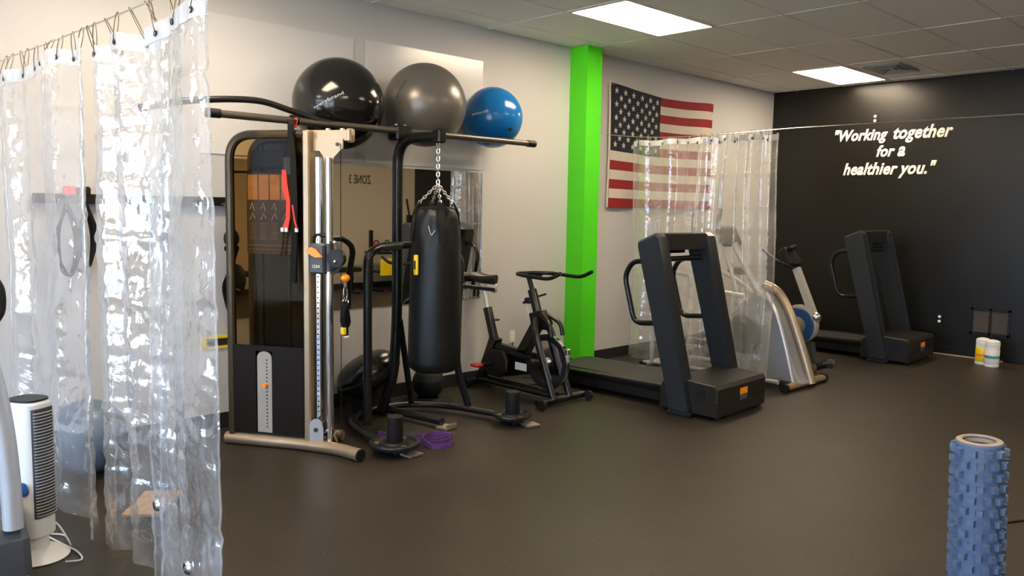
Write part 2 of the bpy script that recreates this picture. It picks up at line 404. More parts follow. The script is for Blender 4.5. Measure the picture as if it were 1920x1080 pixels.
# flag
FX0, FX1, FZ0, FZ1 = 6.68, 8.62, 1.635, 2.93
def fw(s, t):   # flag surface: s along, t down from the top
    sag = -.045*math.sin(PI*min(1, s*1.05))-.035*max(0, s-.15)*(1-t)
    x = FX0+(FX1-FX0)*s - .012*math.sin(t*5)*s; z = FZ1-(FZ1-FZ0)*t + sag*(1-t)*1.1 - .0*s
    y = WY-.030-.010*math.sin(s*9+t*2)-.006*math.sin(s*23+t*5)
    return (x, y, z)
def flag_patch(s0, s1, t0, t1, ns, nt_, off=0):
    b = MB(); vs = []; fs = []
    for lay in (0, .003):
        for i in range(ns+1):
            for j in range(nt_+1):
                x, y, z = fw(s0+(s1-s0)*i/ns, t0+(t1-t0)*j/nt_); vs.append((x, y-off+lay, z))
    n1 = (ns+1)*(nt_+1)
    for i in range(ns):
        for j in range(nt_):
            a = i*(nt_+1)+j; c = a+nt_+1
            fs += [(a, a+1, c+1, c), (n1+a, n1+c, n1+c+1, n1+a+1)]
    return b.add(vs, fs)
fl = thing('flag', 'red white and blue flag with stars and stripes pinned on the white wall', 'flag', (0, 0, 0))
for q in ((FX0+.01, FZ1-.02), (FX1-.02, FZ1-.06)): MB().cyl((q[0], WY-.045, q[1]), (q[0], WY-.001, q[1]), .004, 8).build('pin', M_zinc, fl)
for k in range(13):
    s0 = .40+.06 if k < 7 else 0
    flag_patch(s0 if k < 7 else .0, 1, k/13, (k+1)/13, 30, 3).build('stripe', M_flag_red if k % 2 == 0 else M_flag_white, fl)
can = flag_patch(0, .46, 0, 7/13, 16, 12).build('canton', M_flag_blue, fl)
for rr in range(9):
    nst = 6 if rr % 2 == 0 else 5
    for cc in range(nst):
        s = (.46)*((cc*2+1+(rr % 2))/12); tt = 7/13*((rr+1)/10)
        x, y, z = fw(s, tt); b = MB(); R = .034; poly = []
        for q in range(10):
            a = PI/2+q*PI/5; rad = R if q % 2 == 0 else R*.42; poly.append((x+rad*math.cos(a), z+rad*math.sin(a)))
        b.prism_y(poly, y-.005, y-.001).build('star', M_flag_white, can, smooth=False)
hd = MB().tube([fw(-.012, k/6) for k in range(7)], .016, 8, sq=(.3, 1)); hd.build('header_band', M_flag_white, fl)

# outlets
def outlet(loc, nrm, label, w=.07, h=.115):
    o = thing('wall_outlet', label, 'outlet', loc, 0)
    if nrm == 'y':
        b = MB().box((-w/2, -.006, -h/2), (w/2, 0, h/2), bev=.002).build('cover_plate', M_outlet, o)
        for s in (-1, 1): MB().box((-.016, -.009, s*.026-.014), (.016, -.005, s*.026+.014)).build('socket', M_whitep, o)
    else:
        MB().box((-.006, -w/2, -h/2), (0, w/2, h/2), bev=.002).build('cover_plate', M_black_wall, o)
        for s in (-1, 1): MB().prism_x([(.017*math.cos(a*PI/6), s*.027+.017*math.sin(a*PI/6)) for a in range(12)], -.010, -.005).build('socket', M_outlet, o)
outlet((5.33, WY, .38), 'y', 'white outlet on the white wall behind the exercise bike')
outlet((BX, 3.285, .41), 'x', 'black outlet with white sockets low on the black wall', .085, .13)
outlet((BX, 4.17, 2.775), 'x', 'outlet with white sockets high above the wall lettering', .08, .12)

# lettering on the black wall
def wall_text(body, yl, yr, z, h=None):
    me = text_mesh('letters', body, yl-yr, M_text, thick=.006, bold=.034, shear=.30, height=h, tall=1.18)
    return me, basis((0, -1, 0), (0, 0, 1), (-1, 0, 0), (BX-.001, (yl+yr)/2, z))
tx = thing('wall_lettering', 'cream italic motto lettering on the black wall reading Working together for a healthier you', 'lettering', (BX, 3.95, 2.3))
for body, yl, yr, z in (('"Working', 4.66, 4.005, 2.52), ('together', 3.94, 3.275, 2.52), ('for', 4.13, 3.91, 2.315), ('a', 3.88, 3.79, 2.315), ('healthier', 4.53, 3.865, 2.10), ('you."', 3.86, 3.43, 2.10)):
    me, M = wall_text(body, yl, yr, z)
    o = place_mesh('printed_word', me, M, None); o.parent = tx; o.matrix_parent_inverse = Matrix.Translation(tx.location).inverted()

# return air grille
t = thing('wall_grille', 'brown return air grille low on the black wall above the wipes tubs', 'grille', (BX, 2.755, .43))
gf = MB()
for q in ((-.20, -.15, .20, -.125), (-.20, .125, .20, .15), (-.20, -.15, -.175, .15), (.175, -.15, .20, .15), (-.012, -.15, .012, .15)): gf.box((-.018, q[0], q[1]), (0, q[2], q[3]))
gf.build('grille_frame', M_black_wall, t)
MB().box((-.004, -.18, -.13), (0, .18, .13)).build('back_plate', M_brown, t)
me = MB().box((-.012, -.082, -.003), (-.004, .082, .003)).mesh('slat', M_brown)
for k in range(15):
    for s in (-.094, .094):
        o = bpy.data.objects.new('slat', me); C.objects.link(o); o.parent = t; o.location = (0, s, -.115+k*.0165); o.rotation_euler = (0, .5, 0)

# tubs of wipes
def tub(loc, m1, label, s=1.0, m2=None):
    t = thing('wipes_tub', label, 'tub', loc, 0, 'wipes tubs by the black wall')
    MB().lathe([(.058*s, 0), (.062*s, .006), (.062*s, .20*s), (.058*s, .205*s)], 24).build('tub_body', M_white, t)
    MB().lathe([(.0625*s, .03*s), (.0632*s, .031*s), (.0632*s, .165*s), (.0625*s, .166*s)], 24, closed=False).build('label_wrap', m1, t)
    MB().lathe([(.0633*s, .085*s), (.064*s, .086*s), (.064*s, .11*s), (.0633*s, .111*s)], 24).build('label_stripe', m2 or M_whitep, t)
    MB().lathe([(.060*s, .205*s), (.064*s, .207*s), (.062*s, .245*s), (.045*s, .256*s), (.02*s, .262*s)], 24).build('lid', M_white, t)
tub((9.78, 2.715, 0), M_yellow, 'white tub of wipes with yellow and orange label by the black wall', 1.12, M_orange)
tub((9.70, 2.60, 0), M_white, 'white tub of wipes with pale blue and teal label, right of the yellow one', 1.12, M_teal)

# mirrored room text on the opposite wall
zt = thing('zone_lettering', 'black ZONE 3 lettering on the tan opposite wall, seen reversed in the mirror', 'lettering', (8.8, RY, 2.1))
me = text_mesh('letters', 'ZONE 3', .50, M_textd, thick=.004, bold=.01, height=.17)
o = place_mesh('text_line', me, basis((-1, 0, 0), (0, 0, 1), (0, 1, 0), (8.80, RY+.001, 2.03)), None); o.parent = zt; o.matrix_parent_inverse = Matrix.Translation(zt.location).inverted()

# ------------------------------------------------------------ balls
def ball(name, c, rad, m, label, cat='exercise ball'):
    t = thing(name, label, cat, c, 0)
    b = MB().sphere((0, 0, 0), rad, 64, 40).build('ball_shell', m, t)
    return t
def ball_local_text(t, body, rad, az, el, rot, width, m, height=None):
    """letters wrapped on the ball surface"""
    me = text_mesh('ball_print', body, width, m, thick=.001, bold=.01, height=height)
    n = Vector((math.cos(el)*math.cos(az), math.cos(el)*math.sin(az), math.sin(el)))
    X = Vector((-math.sin(az), math.cos(az), 0)); Y = n.cross(X); c, s = math.cos(rot), math.sin(rot)
    X2 = X*c+Y*s; Y2 = -X*s+Y*c
    for v in me.vertices:
        d = (n*rad+X2*v.co.x+Y2*v.co.y).normalized(); v.co = d*(rad+.0006+v.co.z)
    o = bpy.data.objects.new('ball_print', me); C.objects.link(o); o.parent = t; return o
b1 = ball('exercise_ball', (3.215, 5.188, 2.335), .328, M_black_ball, 'large glossy black exercise ball resting on the long bar, leftmost of three')
ball_local_text(b1, 'everybrand', .328, math.radians(-133), math.radians(-5), math.radians(27), .25, M_textg, .030)
b2 = ball('exercise_ball', (4.005, 5.19, 2.405), .326, M_grey_ball, 'large dull grey exercise ball resting on the long bar between black and blue balls')
ball_local_text(b2, 'bodyball', .326, math.radians(-162), math.radians(15), math.radians(62), .15, M_textd, .018)
b3 = ball('exercise_ball', (4.80, 5.262, 2.385), .26, M_blue_ball, 'smaller shiny blue exercise ball on the right end of the bar')
ball_local_text(b3, 'anti burst 55', .26, math.radians(-160), math.radians(0), math.radians(8), .13, M_whitep, .022)
MB().lathe([(.001, 0), (.016, .0), (.014, .004), (.001, .005)], 16, Matrix.Translation((-.015, -.235, -.115)) @ Matrix.Rotation(PI/2+.46, 4, 'X')).build('plug', M_blackp, b3)

# ------------------------------------------------------------ bag stand with long bar
st = thing('bag_stand', 'black steel heavy bag stand with long top bar, curved feet and plate pegs', 'bag stand', (0, 0, 0))
MB().tube(fillet([(3.50, 5.05, .05), (3.55, 4.97, .30), (3.57, 4.95, .75), (3.57, 4.95, 2.10), (3.60, 4.50, 2.10)], [.2, .3, .2, .16][:3]+[.16], 10), .040, 16).build('post', M_black, st)
MB().tube([(2.16, 4.885, 2.15), (4.91, 4.885, 2.15)], .024, 14).build('top_bar', mat('bar_grey_steel', (.10, .09, .075), .35, metal=.5), st)
for x in (2.16, 4.91): MB().cyl((x-.055, 4.885, 2.15), (x+.03, 4.885, 2.15), .029, 14).build('end_cap', M_blackp, st)
MB().tube(smooth_path([(1.72, 4.90, 2.14), (2.03, 4.89, 2.215), (2.42, 4.89, 2.255), (2.66, 4.885, 2.215), (2.87, 4.885, 2.17), (3.08, 4.885, 2.145)], 6), .021, 12).build('curved_grip_bar', M_gun, st)
MB().box((3.50, 4.86, 2.08), (3.64, 4.98, 2.19), bev=.012).build('bar_bracket', M_black, st)
for x in (3.53, 3.61): MB().lathe([(.001, .0), (.012, 0), (.012, .010), (.006, .014)], 8, Matrix.Translation((x, 4.92, 2.19))).build('bolt', M_zinc, st)
MB().box((3.565, 4.46, 2.05), (3.635, 4.54, 2.145), bev=.01).build('arm_cap', M_black, st)
# base
MB().tube(smooth_path([(3.03, 4.30, .05), (3.04, 4.52, .05), (3.12, 4.85, .05), (3.30, 5.06, .05), (3.56, 5.12, .05), (3.82, 5.02, .05), (3.98, 4.80, .05), (4.06, 4.55, .05), (4.12, 4.30, .05)], 6), .030, 12, sq=(.8, 1)).build('curved_base', M_gun, st)
MB().tube([(3.54, 5.24, .045), (3.65, 4.50, .045)], .028, 12).build('centre_foot', M_gun, st)
MB().box((3.47, 5.21, 0), (3.61, 5.27, .05), bev=.01).build('rear_foot', M_black, st)
for (x, y, a) in ((3.66, 4.46, .15), (3.08, 4.10, .1), (4.18, 4.11, -.25)):
    M = Matrix.Translation((x, y, 0)) @ Matrix.Rotation(a, 4, 'Z')
    MB().box((-.055, -.05, .005), (.055, .06, .018), M=M).box((-.055, -.05, .005), (.055, -.044, .045 if x == 3.66 else .02), M=M).build('tread_plate', M_diamond, st)
for (x, y) in ((3.03, 4.22), (4.12, 4.25)):
    MB().box((x-.05, y-.07, .0), (x+.05, y+.09, .052), bev=.01).build('peg_base', M_black, st)
    MB().lathe([(.052, .05), (.054, .055), (.054, .245), (.050, .25)], 24, Matrix.Translation((x, y, 0))).build('plate_peg', M_blackr, st)
# side struts
MB().tube(fillet([(3.16, 4.73, .06), (3.16, 4.73, 1.27), (3.30, 4.78, 1.315), (3.57, 4.92, 1.315)], [.12, .1], 8), .031, 14).build('side_strut', M_gun, st)
MB().tube(fillet([(4.075, 4.70, .06), (3.985, 4.74, .37), (4.00, 4.74, .97), (4.04, 4.76, 1.22), (3.90, 4.82, 1.315), (3.57, 4.93, 1.315)], [.1, .1, .08, .08], 8), .027, 14).build('side_strut', M_gun, st)
MB().tube([(3.58, 4.93, .75), (3.74, 4.99, .08)], .024, 12).build('rear_brace', M_black, st)
# weight plates on the pegs
def plate(loc, rad, label, m=M_gun):
    t = thing('weight_plate', label, 'weight plate', loc, 0, None)
    MB().lathe([(.056, 0), (rad, 0), (rad+.004, .006), (rad+.004, .024), (rad, .030), (rad-.022, .030), (rad-.030, .018), (.085, .018), (.080, .030), (.056, .030)], 40, closed=True).build('plate_disc', m, t)
    for k in range(3):
        a = k*2*PI/3+.4; MB().lathe([(.012, .0185), (.018, .0185), (.018, .024), (.012, .024)], 14, Matrix.Translation((math.cos(a)*rad*.7, math.sin(a)*rad*.7, 0)), closed=True).build('plate_hole_rim', M_champ, t)
plate((3.03, 4.22, .053), .165, 'iron weight plate round the left peg of the bag stand')
plate((4.12, 4.25, .053), .140, 'iron weight plate round the right peg of the bag stand')

# ------------------------------------------------------------ punching bag
bag = thing('punching_bag', 'long black vinyl punching bag hanging from chains on the bag stand', 'punching bag', (3.60, 4.53, 0))
prof = [(.02, .418), (.09, .420), (.145, .432), (.175, .455), (.187, .49), (.190, .60), (.188, .80), (.184, 1.0), (.178, 1.2), (.172, 1.35), (.165, 1.46), (.155, 1.54), (.135, 1.585), (.10, 1.605), (.03, 1.61)]
b = MB(); n = 48; vs = []; fs = []
P2 = []
for i in range(len(prof)-1):
    for k in range(4): P2.append(tuple(prof[i][q]*(1-k/4)+prof[i+1][q]*k/4 for q in (0, 1)))
P2.append(prof[-1])
for rr, z in P2:
    for k in range(n):
        a = 2*PI*k/n; top = max(0, (z-1.25)/.35)
        d = 1+.05*top*math.sin(a*6+z*14)+.035*top*math.sin(a*11-z*24)+.006*math.sin(a*3+z*6)
        vs.append((rr*d*math.cos(a)+.012*(z-1), rr*d*math.sin(a), z))
for i in range(len(P2)-1):
    for k in range(n): fs.append((i*n+k, i*n+(k+1) % n, (i+1)*n+(k+1) % n, (i+1)*n+k))
fs += [tuple(reversed(range(n))), tuple((len(P2)-1)*n+k for k in range(n))]
b.add(vs, fs).build('bag_body', M_vinyl, bag, ang=60)
for k in range(4):
    a = PI/4+k*PI/2+.35; ca, sa = math.cos(a), math.sin(a)
    MB().ribbon([(ca*.178, sa*.178, 1.36), (ca*.172, sa*.172, 1.47), (ca*.162, sa*.162, 1.56), (ca*.138, sa*.138, 1.615), (ca*.125, sa*.125, 1.635), (ca*.115, sa*.115, 1.61)], .045, (-sa, ca, 0), .003).build('hanging_strap', M_vinyl, bag)
def chain(p0, p1, link=.030, wire=.0035):
    p0, p1 = Vector(p0), Vector(p1); d = p1-p0; L = d.length; n = max(2, int(L/(link*.74))); b = MB(); t = d.normalized()
    a = t.orthogonal().normalized(); c = t.cross(a)
    for i in range(n):
        o = p0+d*((i+.5)/n); s = a if i % 2 else c
        b.tube([o+t*(link/2*.98)*math.cos(q*PI/5)+s*(link*.30)*math.sin(q*PI/5) for q in range(10)], wire, 6, closed=True)
    return b
top = Vector((0.0, -.02, 1.765))
for k in range(4):
    a = PI/4+k*PI/2+.35; chain((math.cos(a)*.125, math.sin(a)*.125, 1.63), top, .030, .0038).build('chain', M_zinc, bag)
chain(top, (0, -.02, 2.035), .036, .0045).build('chain', M_zinc, bag)
MB().tube([(0, -.02+.016*math.cos(q*PI/6), 2.045+.018*math.sin(q*PI/6)) for q in range(12)], .005, 8, closed=True).build('hook_ring', M_zinc, bag)
# V mark and tag
az = math.radians(-147)
def on_bag(a, z, o=.003, rr=.170): return (math.cos(a)*(rr+o)+.012*(z-1), math.sin(a)*(rr+o), z)
MB().tube([on_bag(az, 1.475), on_bag(az+.10, 1.415), on_bag(az+.13, 1.405), on_bag(az+.28, 1.445)], .0045, 6).build('logo_mark', M_textg, bag)
MB().box((-.202, -.045, 1.13), (-.180, -.005, 1.27), bev=.006).build('yellow_label', M_yellow, bag)
MB().box((-.2035, -.035, 1.17), (-.2015, -.015, 1.23)).build('label_print', M_textd, bag)

# ------------------------------------------------------------ cable tower
TW = thing('cable_machine', 'tall cable weight machine with smoked cover, bronze frame and chrome columns', 'cable machine', (2.33, 5.13, 0), math.atan2(-.844, .536))
TWD = .26
arch = lambda y: fillet([(.03, y, .07), (.03, y, 2.045), (.60, y, 2.045)], [.17], 10)
for y in (0, TWD): MB().tube(arch(y), .030, 10, sq=(1, 1)).build('arch_frame', M_bronze, TW)
MB().tube(fillet([(-.02, 0, .04), (.52, 0, .04), (.80, -.03, .04), (1.0, -.12, .04)], [.1, .1], 6), .040, 14, sq=(1, 1)).build('base_tube', M_champ, TW)
MB().cyl((.995, -.118, .04), (1.01, -.124, .04), .039, 16).build('end_cap', M_blackp, TW)
MB().tube([(-.02, TWD, .04), (.70, TWD, .04)], .036, 12).build('base_tube', M_champ, TW)
MB().box((.0, 0, .075), (.60, TWD, .10)).build('bottom_shelf', M_blackp, TW)
MB().box((.565, -.03, .06), (.612, TWD+.03, 2.07), bev=.008).build('column', M_champ, TW)
MB().box((.57, .03, 2.01), (.86, .09, 2.075), bev=.01).build('top_beam', M_champ, TW)
MB().box((.835, .025, 2.0), (.872, .095, 2.085), bev=.01).build('beam_cap', M_champ, TW)
MB().prism_y([(.615, 1.945), (.66, 1.945), (.685, 1.91), (.70, 1.86), (.745, 1.86), (.76, 1.905), (.80, 1.945), (.82, 1.96), (.82, 2.02), (.615, 2.02)], .02, .035, bev=0).build('gusset_plate', M_champ, TW)
for s, z in ((.785, 1.985), (.722, 1.89)): MB().lathe([(.001, 0), (.012, 0), (.012, .006), (.001, .008)], 12, Matrix.Translation((s, .019, z)) @ Matrix.Rotation(PI/2, 4, 'X')).build('bolt', M_dkgrey, TW)
for s in (.70, .80): MB().lathe([(.001, 0), (.016, 0), (.016, .012), (.001, .016)], 10, Matrix.Translation((s, .06, 2.075))).build('bolt', M_zinc, TW)
# smoked covers front and back following the arch
def cover_poly():
    pts = [(.045, .10)]+[(p.x+.018, p.z-.02) for p in arch(0)[1:-1]]+[(.565, 2.02), (.565, .10)]
    return pts[::-1]
MB().prism_y(cover_poly(), -.012, -.006).build('smoked_cover', M_smoke, TW, smooth=False)
MB().prism_y(cover_poly(), TWD+.006, TWD+.012).build('back_cover', M_blackp, TW, smooth=False)
# lower opaque skirt with slot
sk = MB().box((.05, -.022, .10), (.215, -.012, .68)).box((.335, -.022, .10), (.56, -.012, .68)).box((.215, -.022, .645), (.335, -.012, .68))
sk.build('lower_skirt', mat('dark_brown_cover', (.010, .0065, .0035), .5, spec=.15), TW)
slot = [(.222, .10), (.328, .10), (.328, .60)]+[(.275+.053*math.cos(a*PI/8), .60+.042*math.sin(a*PI/8)) for a in range(1, 8)]+[(.222, .60)]
sl = MB().prism_y(slot, -.016, -.013).build('scale_strip', mat('scale_grey', (.34, .32, .29), .5), TW)
for k in range(20):
    MB().lathe([(.001, 0), (.0055, 0), (.0055, .002), (.001, .002)], 8, Matrix.Translation((.293, -.016, .585-k*.0235)) @ Matrix.Rotation(PI/2, 4, 'X')).build('pin_hole', M_textd, sl)
MB().tube([(.29, -.018, .42), (.285, -.045, .42)], [.010, .016], 10).build('selector_pin', M_orange, TW)
# weight stack and rods behind the cover
for s in (.19, .39): MB().cyl((s, .12, .1), (s, .12, 1.98), .012, 10).build('guide_rod', M_blackp, TW)
me = MB().box((.12, .04, 0), (.46, .20, .0225), bev=.003).mesh('stack_weight', M_blackp)
for k in range(22):
    o = bpy.data.objects.new('stack_weight', me); C.objects.link(o); o.parent = TW; o.location = (0, 0, .11+k*.0245)
MB().box((.13, .06, 1.84), (.44, .18, 1.95), bev=.02).build('pulley_housing', M_blackp, TW)
MB().box((.05, .0, 1.80), (.56, .02, 1.815)).build('cross_rail', M_blackp, TW)
# placard
pl = MB().box((.155, -.004, 1.28), (.485, -.001, 1.80)).build('instruction_placard', M_placard, TW)
for k in range(4):
    x = .165+k*.079
    MB().box((x, -.0055, 1.63), (x+.070, -.004, 1.79)).build('photo_panel', M_skin, pl)
    MB().tube([(x+.015, -.006, 1.57), (x+.03, -.006, 1.61), (x+.045, -.006, 1.56)], .004, 5).build('figure_print', M_textg, pl)
    MB().tube([(x+.012, -.006, 1.50), (x+.035, -.006, 1.545), (x+.05, -.006, 1.51)], .004, 5).build('figure_print', M_textg, pl)
    tl_ = MB()
    for q in range(8): tl_.box((x+.006, -.0055, 1.475-q*.014), (x+.058-random.random()*.015, -.004, 1.479-q*.014))
    tl_.build('text_lines', M_textg, pl)
MB().box((.165, -.0055, 1.335), (.475, -.004, 1.339)).box((.165, -.0055, 1.31), (.475, -.004, 1.3125)).build('text_rule', M_textg, pl)
# chrome columns
gc = MB().box((.626, .02, .20), (.662, .06, 1.91), bev=.006).build('guide_column', M_chrome, TW)
for k in range(34): MB().lathe([(.001, 0), (.006, 0), (.006, .001), (.001, .001)], 8, Matrix.Translation((.644, .02, .26+k*.034)) @ Matrix.Rotation(PI/2, 4, 'X')).build('adjust_hole', M_textd, gc)
MB().cyl((.725, .02, .075), (.725, .02, 1.90), .026, 20).build('front_column', M_chrome, TW)
MB().cyl((.725, .02, 1.18), (.725, .02, 1.36), .029, 20).build('column_sleeve', M_dkgrey, TW)
# pulley plate at foot
MB().prism_y([(.60, .075), (.70, .075), (.70, .16), (.69, .20), (.665, .22), (.635, .22), (.61, .20), (.60, .16)], -.03, -.02).build('pulley_plate', M_silver, TW)
MB().lathe([(.001, 0), (.014, 0), (.014, .006), (.001, .008)], 14, Matrix.Translation((.65, -.03, .15)) @ Matrix.Rotation(PI/2, 4, 'X')).build('bolt', M_textd, TW)
MB().cyl((.655, -.01, .145), (.655, .03, .145), .06, 20).build('foot_pulley', M_blackp, TW)
for s in (.70, .775): MB().tube([(s, .02, .07), (s-.01, .0, .12), (s+.02, -.01, .15)], .008, 8).build('cable_hook', M_champ, TW)
# carriage
cr = MB().box((.605, -.035, 1.165), (.715, .075, 1.36), bev=.012).build('pulley_carriage', M_dkgrey, TW)
MB().prism_y([(.60, 1.33), (.63, 1.335), (.66, 1.325), (.71, 1.275), (.66, 1.27), (.60, 1.30)], -.050, -.034, bev=.003).build('release_lever', M_orange, cr)
me = text_mesh('carriage_print', '1234', .05, M_whitep, thick=.001, bold=.01)
o = bpy.data.objects.new('carriage_print', me); C.objects.link(o); o.parent = cr; o.matrix_local = basis((1, 0, 0), (0, 0, 1), (0, -1, 0), (.66, -.035, 1.205))
MB().tube(fillet([(.62, .03, 1.36), (.63, .03, 1.42), (.72, .03, 1.40), (.73, .03, 1.36)], .03, 4), .014, 8).build('carriage_grip', M_blackp, cr)
MB().tube(fillet([(.745, .0, 1.37), (.80, -.02, 1.37), (.82, -.02, 1.20), (.76, .0, 1.17)], .03, 4), .010, 8).build('pulley_arm', M_dkgrey, cr)
MB().cyl((.80, -.05, 1.27), (.80, -.01, 1.27), .058, 20).build('pulley_wheel', M_blackp, cr)
for z in (1.37, 1.25): MB().sphere((.80, -.055, z), .012, 10, 6).build('bolt', M_zinc, cr)
MB().cyl((.81, .01, 1.99), (.81, .01, .2), .0025, 6).build('cable', M_web, TW)
MB().cyl((.69, .04, 1.16), (.69, .04, .15), .0025, 6).build('cable', M_web, TW)

# strap handle on the cable (own thing)
hx, hy = 2.33+.536*.845, 5.13-.844*.845
hs = thing('pull_strap', 'black strap handle with yellow end clipped below the orange stop ball', 'strap', (hx, hy, 0))
MB().sphere((0, 0, 1.145), .030, 20, 12, (1, 1, .85)).build('stop_ball', M_orange, hs)
MB().cyl((0, 0, 1.12), (0, 0, 1.09), .014, 12, .010).build('swivel', M_champ, hs)
MB().tube([(.018*math.sin(q*PI/6)*.7, 0, 1.045+.048*math.cos(q*PI/6)) for q in range(12)], .005, 8, closed=True).build('carabiner', M_chrome, hs)
MB().tube([(.02*math.cos(q*PI/6), 0.004*math.sin(q), 0.995+.02*math.sin(q*PI/6)) for q in range(12)], .005, 8, closed=True).build('ring', M_chrome, hs)
MB().ribbon([(.0, -.01, .99), (-.028, -.012, .93), (-.03, -.012, .87), (-.012, -.012, .83), (.0, -.01, .80)], .028, (.7, -.7, 0), .004).build('strap', M_web, hs)
MB().ribbon([(.0, .01, .99), (.018, .008, .93), (.028, .006, .86), (.012, .0, .83)], .028, (.7, -.7, 0), .004).build('strap', M_web, hs)
MB().box((-.016, -.016, .775), (.016, .016, .96), bev=.005).build('handle_grip', M_web, hs)
MB().box((-.030, -.022, .785), (-.006, .012, .83), bev=.003).build('yellow_tip', M_yellow, hs)
MB().sphere((.004, -.005, .768), .018, 12, 8, (1, 1, .6)).build('end_cap', M_white, hs)

# suspension trainer
tr = thing('suspension_trainer', 'black suspension straps with red loops hanging over the long bar in front of the machine', 'suspension trainer', (0, 0, 0))
MB().ribbon([(2.69+.0, 4.885-.03*math.cos(a*PI/8)*1.1, 2.152+.032*math.sin(a*PI/8)) for a in range(-3, 12)], .045, (1, 0, 0), .003).build('bar_loop', M_web, tr)
MB().ribbon([(2.683, 4.853, 2.165), (2.665, 4.83, 2.13), (2.655, 4.82, 2.10)], .035, (.6, -.8, 0), .003).build('red_tab', M_redw, tr)
F = lambda s, z, o=.035: (2.33+.536*s-.844*o, 5.13-.844*s-.536*o, z)
sd = (.536, -.844, 0)
MB().ribbon([(2.67, 4.85, 2.15), F(.50, 2.10, .05), F(.495, 2.0), F(.48, 1.92), F(.475, 1.85)], .042, sd, .006).build('main_strap', M_web, tr)
MB().box((-.03, -.012, 1.79), (.03, .012, 1.90), M=Matrix.Translation((F(.47, 0)[0], F(.47, 0)[1], 0)) @ Matrix.Rotation(-1.0, 4, 'Z'), bev=.006).build('buckle', M_blackp, tr)
MB().ribbon([F(.50, 2.05, .055), F(.515, 1.9, .05), F(.52, 1.6, .045), F(.515, 1.35, .045), F(.50, 1.10, .045)], .040, sd, .004).build('black_strap', M_web, tr)
MB().ribbon([F(.475, 1.85), F(.515, 1.55), F(.53, 1.30), F(.545, 1.05)], .016, sd, .003).build('black_strap', M_web, tr)
MB().ribbon([F(.44, 1.82, .04), F(.445, 1.70, .04), F(.47, 1.62, .04), F(.465, 1.52, .04), F(.44, 1.45, .04)], .020, sd, .003).build('red_strap', M_redw, tr)
MB().ribbon([F(.452, 1.82, .045), F(.462, 1.72, .045), F(.480, 1.62, .045), F(.478, 1.52, .045), F(.462, 1.44, .045)], .018, sd, .003).build('red_strap', M_redw, tr)
MB().ribbon([F(.51, 1.60, .055), F(.525, 1.5, .055), F(.54, 1.45, .055)], .010, sd, .003).build('red_strap', M_redw, tr)
for s in (.435, .463, .535): MB().box((-.009, -.006, 1.43), (.009, .006, 1.455), M=Matrix.Translation((F(s, 0, .05)[0], F(s, 0, .05)[1], 0)) @ Matrix.Rotation(-1.0, 4, 'Z')).build('stitched_end', M_whitep, tr)
MB().ribbon([F(.435, 1.43), F(.43, 1.35), F(.415, 1.27)], .012, sd, .002).build('black_strap', M_web, tr)

# ------------------------------------------------------------ things round the stand
# balance dome, tilted
bo = thing('balance_dome', 'black half ball balance trainer tilted against the white wall behind the stand post', 'balance trainer', (3.50, 5.23, .30))
_n = Vector((-.83*.5, .40*.5, .86)).normalized()
Mt = _n.to_track_quat('Z', 'Y').to_matrix().to_4x4()
dome = [(.245*math.cos(a*PI/20)**.75 if a < 10 else .001, .03+.115*math.sin(a*PI/20)) for a in range(0, 11)]
MB().lathe([(.001, .01), (.245, .0)]+dome, 48, Mt).build('dome', mat('glossy_black_rubber', (.008, .008, .009), .25), bo)
MB().lathe([(.001, -.07), (.20, -.07), (.255, -.04), (.268, -.005), (.262, .020), (.245, .03), (.001, .03)], 48, Mt).build('platform', M_blackp, bo)
MB().prism_y([(-.10, -.30), (.16, -.30), (.16, -.02), (.06, -.08), (-.10, -.18)], -.08, .08).build('rest_wedge', M_blackr, bo)
sb = thing('slam_ball', 'small black rubber slam ball on the floor under the punching bag', 'slam ball', (4.10, 5.24, .152))
b = MB(); prof = []
for i in range(41):
    a = PI*i/40; rr = .135*(1-.018*(abs(math.sin(a*8)) < .25)); prof.append((max(1e-4, math.sin(a)*rr), -math.cos(a)*rr))
b.lathe(prof, 40); b.build('ball_shell', M_blackr, sb)
MB().sphere((0.0, -.0, .132), .018, 12, 8, (1, 1, .35)).build('valve', M_blackp, sb)
tray = thing('ball_tray', 'low black ring tray on the floor under the slam ball', 'tray', (4.10, 5.24, 0))
MB().lathe([(.085, 0), (.20, 0), (.205, .006), (.19, .014), (.12, .016), (.105, .030), (.085, .026)], 32, closed=True).build('tray_ring', M_blackr, tray)
# purple bands
def band(pts, label, wd=.03):
    t = thing('resistance_band', label, 'resistance band', (0, 0, 0), 0, 'purple bands on the floor')
    P = smooth_path(pts, 5); MB().ribbon(P, wd, (0, 0, 1), .0025).build('band_loop', M_purple, t)
band([(3.16, 4.60, .03), (3.24, 4.50, .02), (3.36, 4.38, .018), (3.50, 4.28, .02), (3.52, 4.22, .022), (3.40, 4.22, .02), (3.26, 4.30, .018), (3.24, 4.38, .018)], 'purple latex resistance band looped on the floor, nearer the left weight plate', .035)
band([(3.28, 4.20, .018), (3.42, 4.16, .02), (3.52, 4.26, .025), (3.46, 4.33, .03), (3.32, 4.30, .03), (3.27, 4.14, .018), (3.38, 4.09, .018), (3.46, 4.14, .018)], 'purple latex resistance band heaped behind the first, by the tread plate', .035)

